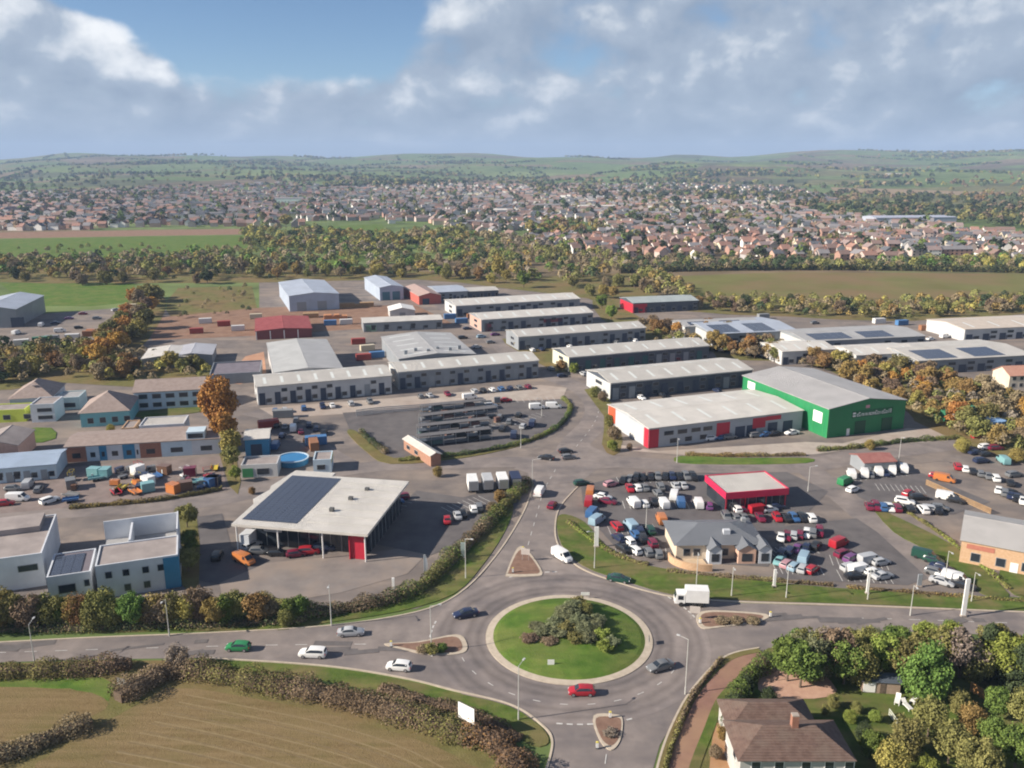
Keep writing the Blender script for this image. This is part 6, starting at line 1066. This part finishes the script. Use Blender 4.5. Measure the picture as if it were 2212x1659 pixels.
# white totem by the eastern road and smaller totems
def totem(x, y, w, h, label, c=WHITE, head=0, extra=None):
    p = P(x, y); t = thing('totem_sign', label, 'sign', (p[0], p[1], .1), R(head)); MB().box(-w / 2, w / 2, -.14, .14, .25, h).build('panel', c, t); MB().box(-w / 2 - .12, w / 2 + .12, -.3, .3, 0, .25).build('plinth', CONC, t)
    if extra: MB().box(-w / 2 + .04, w / 2 - .04, -.17, .17, h * .78, h * .95).build('sign_band', extra, t)
totem(2080, 1332, .75, 7.4, 'tall white totem on the eastern kerb'); totem(1288, 1182, .9, 4.6, 'white banner sign on the dealership corner'); totem(1873, 1283, .5, 4.2, 'slim white totem on the verge beside the silver vans'); totem(1672, 1268, .5, 3.6, 'slim white sign on the verge right of the cream building'); totem(1985, 1268, .8, 2.6, 'grey information board at the lot exit', W_GREY); totem(652, 1322, 2.2, 2.6, 'white hoarding panel in the showroom hedge gap', WHITE, 20); totem(478, 1312, 3.0, 1.8, 'low white hoarding behind the autumn tree row', W_RENDER, 4)
totem(1000, 1206, .9, 3.4, 'grey green direction sign beside the showroom hedge', plain('sign_back', (.30, .36, .34), .6)); totem(1812 if False else 850, 1276, .5, 2.6, 'white post sign at the forecourt edge')
# curved flag by the showroom
p = P(916, 1242); t = thing('feather_flag', 'curved white feather flag at the showroom hedge', 'flag', (p[0], p[1], 0), R(10)); MB().tube((0, 0, 0), (0, 0, 4.4), .035).build('pole', STEEL, t); f = MB(); n = 10; o = []
for k in range(n + 1): z = .7 + 3.7 * k / n; o.append((z, .75 * math.sin(math.pi * min(1, .25 + .75 * k / n)) ** .5))
for (z0, w0), (z1, w1) in zip(o, o[1:]): f.box(.03, max(w0, w1) + .03, -.015, .015, z0, z1)
f.build('banner', WHITE, t)
# chevron signs, bollards
def sign(x, y, label, w=1.2, h=.6, z=.5, head=0, zb=.1, c=WHITE):
    p = P(x, y); t = thing('road_sign', label, 'road sign', (p[0], p[1], zb), R(head)); MB().box(-w / 2, w / 2, -.03, .03, z, z + h).build('plate', c, t)
    for sx in (-w * .35, w * .35): MB().tube((sx, .06, 0), (sx, .06, z + h), .035, n=6).build('post', STEEL, t)
sign(1190, 1444, 'small white chevron board on the near lawn of the island', 1.1, .9, .3, 0, .4); sign(1264, 1294, 'white chevron board at the far edge of the island', 1.6, .6, .5, 0, .3); sign(1402, 1392, 'dark backed chevron board at the right edge of the island', 1.1, .7, .5, 85, .3, TRIM)
for (x, y, lab) in ((1318, 1552, 'white lit bollard on the southern island'), (1290, 1618, 'white bollard at the tail of the southern island'), (845, 1398, 'white bollard at the tail of the western island'), (1130, 1192, 'white bollard at the tip of the northern island'), (1108, 1238, 'white bollard at the foot of the northern island'), (1512, 1348, 'white bollard on the eastern island'), (1664, 1334, 'white bollard at the tail of the eastern island')):
    p = P(x, y); t = thing('traffic_bollard', lab, 'bollard', (p[0], p[1], .17)); MB().box(-.18, .18, -.12, .12, 0, .9).build('body', WHITE, t); MB().rings([[(-.2, -.14, .9), (.2, -.14, .9), (.2, .14, .9), (-.2, .14, .9)], [(-.14, -.1, 1.05), (.14, -.1, 1.05), (.14, .1, 1.05), (-.14, .1, 1.05)]]).build('cap', plain('bollard_cap', (.6, .5, .1), .5), t); MB().box(-.22, .22, -.16, .16, -.02, .08).build('base', TRIM, t)
for (x, y, lab) in ((1135, 1212, 'tall pale direction sign on the northern island'), (1500, 1340, 'direction sign on posts at the nose of the eastern island')):
    sign(x, y, lab, 1.8, 1.3, 1.3, -10, .17, plain('pale_sign_back', (.5, .45, .42), .6))
# garden furniture
for i, (x, y, an, lab) in enumerate(((1938, 1518, 60, 'white slatted sun lounger on the lawn, first from the patio'), (1960, 1530, 100, 'white slatted sun lounger on the lawn, second from the patio'), (1975, 1516, 40, 'white slatted sun lounger by the green tree'))):
    p = P(x, y); t = thing('sun_lounger', lab, 'sun lounger', (p[0], p[1], .06), R(an))
    for k in range(8): MB().box(-.9 + k * .2, -.75 + k * .2, -.35, .35, .38, .42).build('slat', WHITE, t)
    MB().rings([[(.7, -.35, .4), (.7, .35, .4), (.7, .35, .45), (.7, -.35, .45)], [(1.3, -.35, .85), (1.3, .35, .85), (1.3, .35, .9), (1.3, -.35, .9)]]).build('backrest', WHITE, t)
    for sx in (-.8, .7):
        for sy in (-.3, .3): MB().box(sx - .04, sx + .04, sy - .04, sy + .04, 0, .38).build('leg', WHITE, t)
    for sy in (-.36, .36): MB().box(-.9, .72, sy - .03, sy + .03, .3, .4).build('side_rail', WHITE, t)
def fence(pts, label, h=1.6, mat=None, step=2.0, rails=3, name='fence'):
    path = smooth([P(*q)[:2] for q in pts], 3, False); t = thing(name, label, 'fence'); mat = mat or TIMBER
    for a, b in zip(path, path[1:]):
        L = math.hypot(b[0] - a[0], b[1] - a[1]); an = math.atan2(b[1] - a[1], b[0] - a[0]); n = max(1, int(L / step))
        for k in range(n):
            q = (a[0] + (b[0] - a[0]) * k / n, a[1] + (b[1] - a[1]) * k / n); MB().box(-.05, .05, -.05, .05, 0, h).build('post', mat, t, (*q, 0), an)
        for z in np.linspace(h * .2, h * .95, rails): MB().box(0, L, -.025, .025, z - h * .28 / rails, z + h * .28 / rails).build('rail', mat, t, (*a, 0), an)
fence([(1920, 1545), (1945, 1580), (1975, 1620)], 'pale garden fence slanting down from the loungers', 1.1, plain('pale_fence', (.42, .44, .38), .8))
fence([(2095, 1495), (2130, 1515), (2170, 1530)], 'orange brown panel fence by the drive', 1.8, plain('orange_fence', (.42, .22, .09), .8), 1.8, 6)
fence([(770, 900), (830, 893), (950, 885), (1060, 878)], 'steel mesh fence along the back of the dark compound', 2.2, STEEL, 2.5, 4)
fence([(2000, 1048), (2080, 1085), (2140, 1112)], 'timber boundary fence behind the open lot', 1.5, TIMBER, 2.2, 4)
fence([(255, 1478), (275, 1485), (300, 1500)], 'pale field gate between the hedges', 1.2, STEEL, 1.4, 5, 'field_gate')
# ---------------------------------------------------------------- the town
HW = [M('house_wall_' + n, c, tuple(k * 1.15 for k in c), scale=.3, rough=.9) for n, c in (('white', (.66, .64, .62)), ('pinkish', (.44, .36, .33)), ('brick', (.33, .20, .16)), ('cream', (.52, .45, .35)), ('grey', (.36, .34, .34)), ('salmon', (.44, .29, .23)))]
HWN = ['white', 'pinkish', 'red brick', 'cream', 'grey', 'salmon']
HR = [M('house_roof_' + n, c, tuple(k * 1.2 for k in c), scale=.5, rough=.9) for n, c in (('brown', (.20, .135, .115)), ('terracotta', (.29, .165, .13)), ('grey', (.20, .19, .20)), ('rose', (.25, .19, .18)), ('slate', (.10, .105, .12)))]
HRN = ['brown', 'terracotta', 'grey', 'rose', 'slate']
def house_geo(w, d, h, rise):
    wall = [((0, 0, 0), (w, 0, 0), (w, 0, h), (0, 0, h)), ((w, d, 0), (0, d, 0), (0, d, h), (w, d, h)), ((0, d, 0), (0, 0, 0), (0, 0, h), (0, d / 2, h + rise), (0, d, h)), ((w, 0, 0), (w, d, 0), (w, d, h), (w, d / 2, h + rise), (w, 0, h))]
    o = .4; k = rise / (d / 2)
    roof = [((-o, -o, h - o * k + .08), (w + o, -o, h - o * k + .08), (w + o, d / 2, h + rise + .08), (-o, d / 2, h + rise + .08)), ((w + o, d + o, h - o * k + .08), (-o, d + o, h - o * k + .08), (-o, d / 2, h + rise + .08), (w + o, d / 2, h + rise + .08))]
    return wall, roof
HM = {}
def house_meshes(v, wi, ri):
    w, d, h, rise = ((9, 8, 5.2, 2.8), (12, 8.5, 5.2, 3.0), (17, 8, 5.4, 2.6), (8, 9, 5.0, 3.4))[v]; wl, rf = house_geo(w, d, h, rise)
    if ('w', v, wi) not in HM:
        m = MB(); [m.poly(f) for f in wl]; HM[('w', v, wi)] = m.mesh('wall', HW[wi])
    if ('r', v, ri) not in HM:
        m = MB(); o = .4; k = rise / (d / 2); a = [(-o, h - o * k), (d / 2, h + rise), (d + o, h - o * k), (d + o, h - o * k + .2), (d / 2, h + rise + .2), (-o, h - o * k + .2)]; m.rings([[(-o, *q) for q in a], [(w + o, *q) for q in a]]); HM[('r', v, ri)] = m.mesh('roof', HR[ri])
    if ('c', v) not in HM: HM[('c', v)] = MB().box(w * .75, w * .75 + .8, d / 2 - .4, d / 2 + .4, h + rise - .5, h + rise + 1.3).mesh('chimney', BRICK)
    if ('g', v) not in HM: HM[('g', v)] = MB().box(w * .12, w * .12 + 1.4, -.06, .03, .9, 2.2).mesh('window', GLASS)
    return w, d, h, HM[('w', v, wi)], HM[('r', v, ri)], HM[('c', v)], HM[('g', v)]
TOWN = [(-80, 418), (150, 414), (420, 402), (620, 396), (900, 392), (1100, 398), (1300, 396), (1500, 392), (1660, 392), (1700, 404), (1800, 432), (1950, 470), (2100, 500), (2300, 520), (2300, 572), (2030, 566), (1800, 572), (1500, 562), (1300, 552), (1180, 545), (1120, 520), (1000, 498), (880, 488), (690, 482), (640, 492), (300, 494), (-80, 502)]
HOLES = [[(690, 480), (830, 478), (840, 515), (690, 515)], [(600, 470), (640, 470), (640, 500), (600, 500)], [(1160, 490), (1240, 478), (1330, 496), (1260, 512), (1170, 512)], [(1730, 440), (2300, 440), (2300, 498), (2000, 480), (1730, 462)]]
def build_town():
    r = random.Random(11); H = []; y = 700.0
    def field(x, y): return .35 * math.sin(x / 260 + y / 500) + .5 * math.sin(y / 310 - x / 700)
    row = 0
    while y < 2700:
        sp = 20 + max(0, (y - 1000) * .014); st = 13.5 + max(0, (y - 1000) * .006); x = -y * .72
        while x < y * .72:
            x += st * r.uniform(.85, 1.35)
            if r.random() < .2: x += st * r.uniform(.8, 4)
            yy = y + 14 * math.sin(x / 90 + row) + r.uniform(-3, 3); zz = h1(x, yy); u, v = Q(x, yy, zz)
            if not (-60 < u < 2272) or not inpoly(u, v, TOWN) or any(inpoly(u, v, h) for h in HOLES): continue
            H.append((x, yy, zz, u, v))
        y += sp * r.uniform(.9, 1.1); row += 1
    H.sort(key=lambda q: q[1])
    wv = [[], []]; far = MB(); nfar = 0
    for i, (x, y, z, u, v) in enumerate(H):
        near_red = 1180 < u < 1880 and v > 515; left = u < 700
        vi = r.choices((0, 1, 2, 3), (5, 3, 2, 3))[0]
        if near_red: wi = r.choices(range(6), (3, 4, 4, 2, 1, 5))[0]; ri = r.choices(range(5), (4, 5, 2, 4, 2))[0]
        elif left: wi = r.choices(range(6), (7, 4, 4, 3, 1, 3))[0]; ri = r.choices(range(5), (5, 2.5, 3, 3, 4))[0]
        else: wi = r.choices(range(6), (7, 4, 3, 4, 3, 2))[0]; ri = r.choices(range(5), (6, 1.2, 4, 3, 5))[0]
        an = r.choice((0, 0, math.pi / 2)) + .35 * math.sin(x / 260 + y / 500) + r.uniform(-.12, .12)
        if i < 290:
            w, d, h, wm, rm, cm, gm = house_meshes(vi, wi, ri); kind = ('detached', 'detached', 'terraced', 'gabled')[vi]
            t = thing('house', '%s %s house with a %s roof at the edge of the town' % (HWN[wi], kind, HRN[ri]), 'house', (x, y, z - .05), an, 'houses at the edge of the town')
            link('wall', wm, t); ro = link('roof', rm, t); link('chimney', cm, ro)
            for k in range(2 if vi != 2 else 4):
                for lz in (0, 2.5): link('window', gm, t, (k * (w - 3.6) / (1 if vi != 2 else 3), 0, lz))
        else:
            w, d, h, rise = ((9, 8, 5, 2.8), (12, 8.5, 5, 3), (19, 8, 5.2, 2.6), (8, 10, 5, 3.4))[vi]; wl, rf = house_geo(w, d, h, rise); c, s = math.cos(an), math.sin(an)
            for fs, m0 in ((wl, wi), (rf, 6 + ri)):
                for f in fs: far.poly([(x + p[0] * c - p[1] * s, y + p[0] * s + p[1] * c, z + p[2]) for p in f], m0)
            nfar += 1
    struct(far.build('town_houses', HW + HR), 'far houses of the town seen as one mass', 'stuff')
    return H
HOUSES = build_town()
# larger pale blocks in the town
r = random.Random(3)
for (x, y, w, d, h, mt, lab) in ((1045, 434, 40, 16, 7, HW[3], 'long cream school block in the town'), (620, 438, 60, 24, 8, plain('pale_teal_wall', (.42, .5, .5), .7), 'pale teal hall in the town'), (760, 440, 55, 14, 6, HW[0], 'long white roofed block in the town centre'), (1290, 455, 60, 14, 7, HW[0], 'white apartment row left of the town pines'), (1180, 452, 46, 14, 7, HW[3], 'cream apartment row in the town'), (1090, 462, 38, 14, 6, HW[0], 'low white block above the brown wood'), (1420, 470, 34, 16, 7, HW[4], 'grey block among the town pines'), (1985, 486, 110, 34, 9, plain('lilac_grey_roof2', (.36, .38, .46), .5), 'large lilac grey factory roof beside the trees standing in for cloud shadow'), (540, 424, 40, 14, 7, HW[3], 'cream terrace block high in the town'), (1930, 395, 50, 20, 8, HW[0], 'pale farm buildings on the far rise')):
    p = P(x, y); z = h1(p[0], p[1]); t = thing('town_block', lab, 'building', (p[0] - w / 2, p[1], z - .1), R(r.uniform(-6, 10))); MB().box(0, w, 0, d, 0, h).build('wall', mt, t); MB().rings([[(-.5, -.5, h), (-.5, d / 2, h + 1.8), (-.5, d + .5, h)], [(w + .5, -.5, h), (w + .5, d / 2, h + 1.8), (w + .5, d + .5, h)]]).build('roof', RF_WHITE if mt is HW[0] else (mt if 'lilac' in mt.name else HR[2]), t)
    for k in range(int(w / 6)): MB().box(k * 6 + 1.5, k * 6 + 4, -.08, .02, 1, 2.6).build('window', GLASS, t)
def build_far_trees():
    r = random.Random(31); sp = []
    # gardens and streets of the town
    for (x, y, z, u, v) in HOUSES:
        for q in range(r.choice((1, 1, 1, 2))): h = r.uniform(4.5, 8.5) if r.random() < .85 else r.uniform(8, 14); sp.append((x + r.uniform(-9, 9), y + r.uniform(4, 12), h, h * r.uniform(.8, 1.2), r.choice([2, 2, 0, 2, 5, 2, 2, 1])))
    far_trees('town_trees', 'garden and street trees scattered through the town', sp, KF, 34, 1.15)
    sp = []
    def patch(poly, n, ks, hr, seed):
        rr = random.Random(seed); k = 0; c = 0
        xs = [p[0] for p in poly]; ys = [p[1] for p in poly]
        while c < n and k < n * 30:
            k += 1; u = rr.uniform(min(xs), max(xs)); v = rr.uniform(min(ys), max(ys))
            if not inpoly(u, v, poly): continue
            p = P(u, v); h = rr.uniform(*hr); sp.append((p[0], p[1], h, h * rr.uniform(.9, 1.3), rr.choice(ks))); c += 1
    patch([(-60, 372), (300, 372), (620, 378), (640, 396), (300, 404), (-60, 416)], 420, [2, 0, 2, 5], (8, 15), 41)
    patch([(-60, 416), (300, 404), (420, 402), (420, 424), (200, 440), (-60, 455)], 260, [2, 0, 2, 1, 5], (7, 13), 42)
    patch([(620, 376), (1000, 372), (1180, 384), (1180, 398), (900, 394), (620, 398)], 300, [2, 0, 2], (8, 14), 43)
    patch([(1130, 400), (1240, 396), (1460, 404), (1660, 410), (1660, 440), (1420, 440), (1150, 418)], 240, [2, 2, 0, 1], (10, 17), 44)
    patch([(1640, 408), (1800, 414), (2260, 430), (2260, 500), (2080, 484), (1900, 478), (1720, 452)], 620, [2, 2, 0, 2, 1], (8, 14), 45)  # dark trees added in place of a cloud's shadow over the town
    patch([(2040, 400), (2260, 392), (2260, 436), (2060, 440)], 80, [1, 3, 0], (9, 14), 46)
    patch([(1140, 492), (1240, 480), (1330, 496), (1260, 514), (1150, 514)], 90, [1, 0, 3, 5, 4], (7, 11), 47)
    patch([(1340, 440), (1560, 444), (1650, 470), (1560, 500), (1380, 500)], 110, [2, 0, 1], (7, 12), 48)
    far_trees('town_woods_and_cloud_shade', 'dark woods and pines behind and among the town, those at right standing in for a cloud shadow', sp, KF, 46, 1.0)
    # hedgerows and copses on the hills
    sp = []; rr = random.Random(51)
    for i in range(85):
        y0 = rr.uniform(2700, 6300); x0 = rr.uniform(-.68, .68) * y0; L = rr.uniform(120, 520); a = rr.choice((0, 0, 1.5)) + rr.uniform(-.3, .3) + .35; n = int(L / 16)
        for k in range(n): sp.append((x0 + math.cos(a) * 16 * k, y0 + math.sin(a) * 16 * k + rr.uniform(-3, 3), rr.uniform(6, 12), rr.uniform(12, 20), rr.choice([2, 0, 2, 5])))
    for i in range(26):
        y0 = rr.uniform(2500, 6500); x0 = rr.uniform(-.66, .66) * y0; s = rr.uniform(40, 150)
        for k in range(int(s * .7)): sp.append((x0 + rr.gauss(0, s * 1.3), y0 + rr.gauss(0, s * .5), rr.uniform(9, 16), rr.uniform(14, 22), rr.choice([2, 2, 0, 1])))
    far_trees('hill_trees', 'hedgerows and copses on the distant hills', sp, KF, 16, 1.6)
build_far_trees()
# ---------------------------------------------------------------- haze
hm = bpy.data.materials.new('haze_air'); hm.use_nodes = True; nt = hm.node_tree; nt.nodes.clear(); ho = nt.nodes.new('ShaderNodeOutputMaterial'); pv = nt.nodes.new('ShaderNodeVolumePrincipled')
pv.inputs['Color'].default_value = (.50, .68, 1.0, 1); pv.inputs['Density'].default_value = 0.95e-4; pv.inputs['Anisotropy'].default_value = 0.0; nt.links.new(pv.outputs[0], ho.inputs['Volume'])
hz = MB().box(-17000, 17000, -320, 14100, -275, 330).build('haze', hm); struct(hz, 'thin blue grey haze over the whole valley', 'stuff')
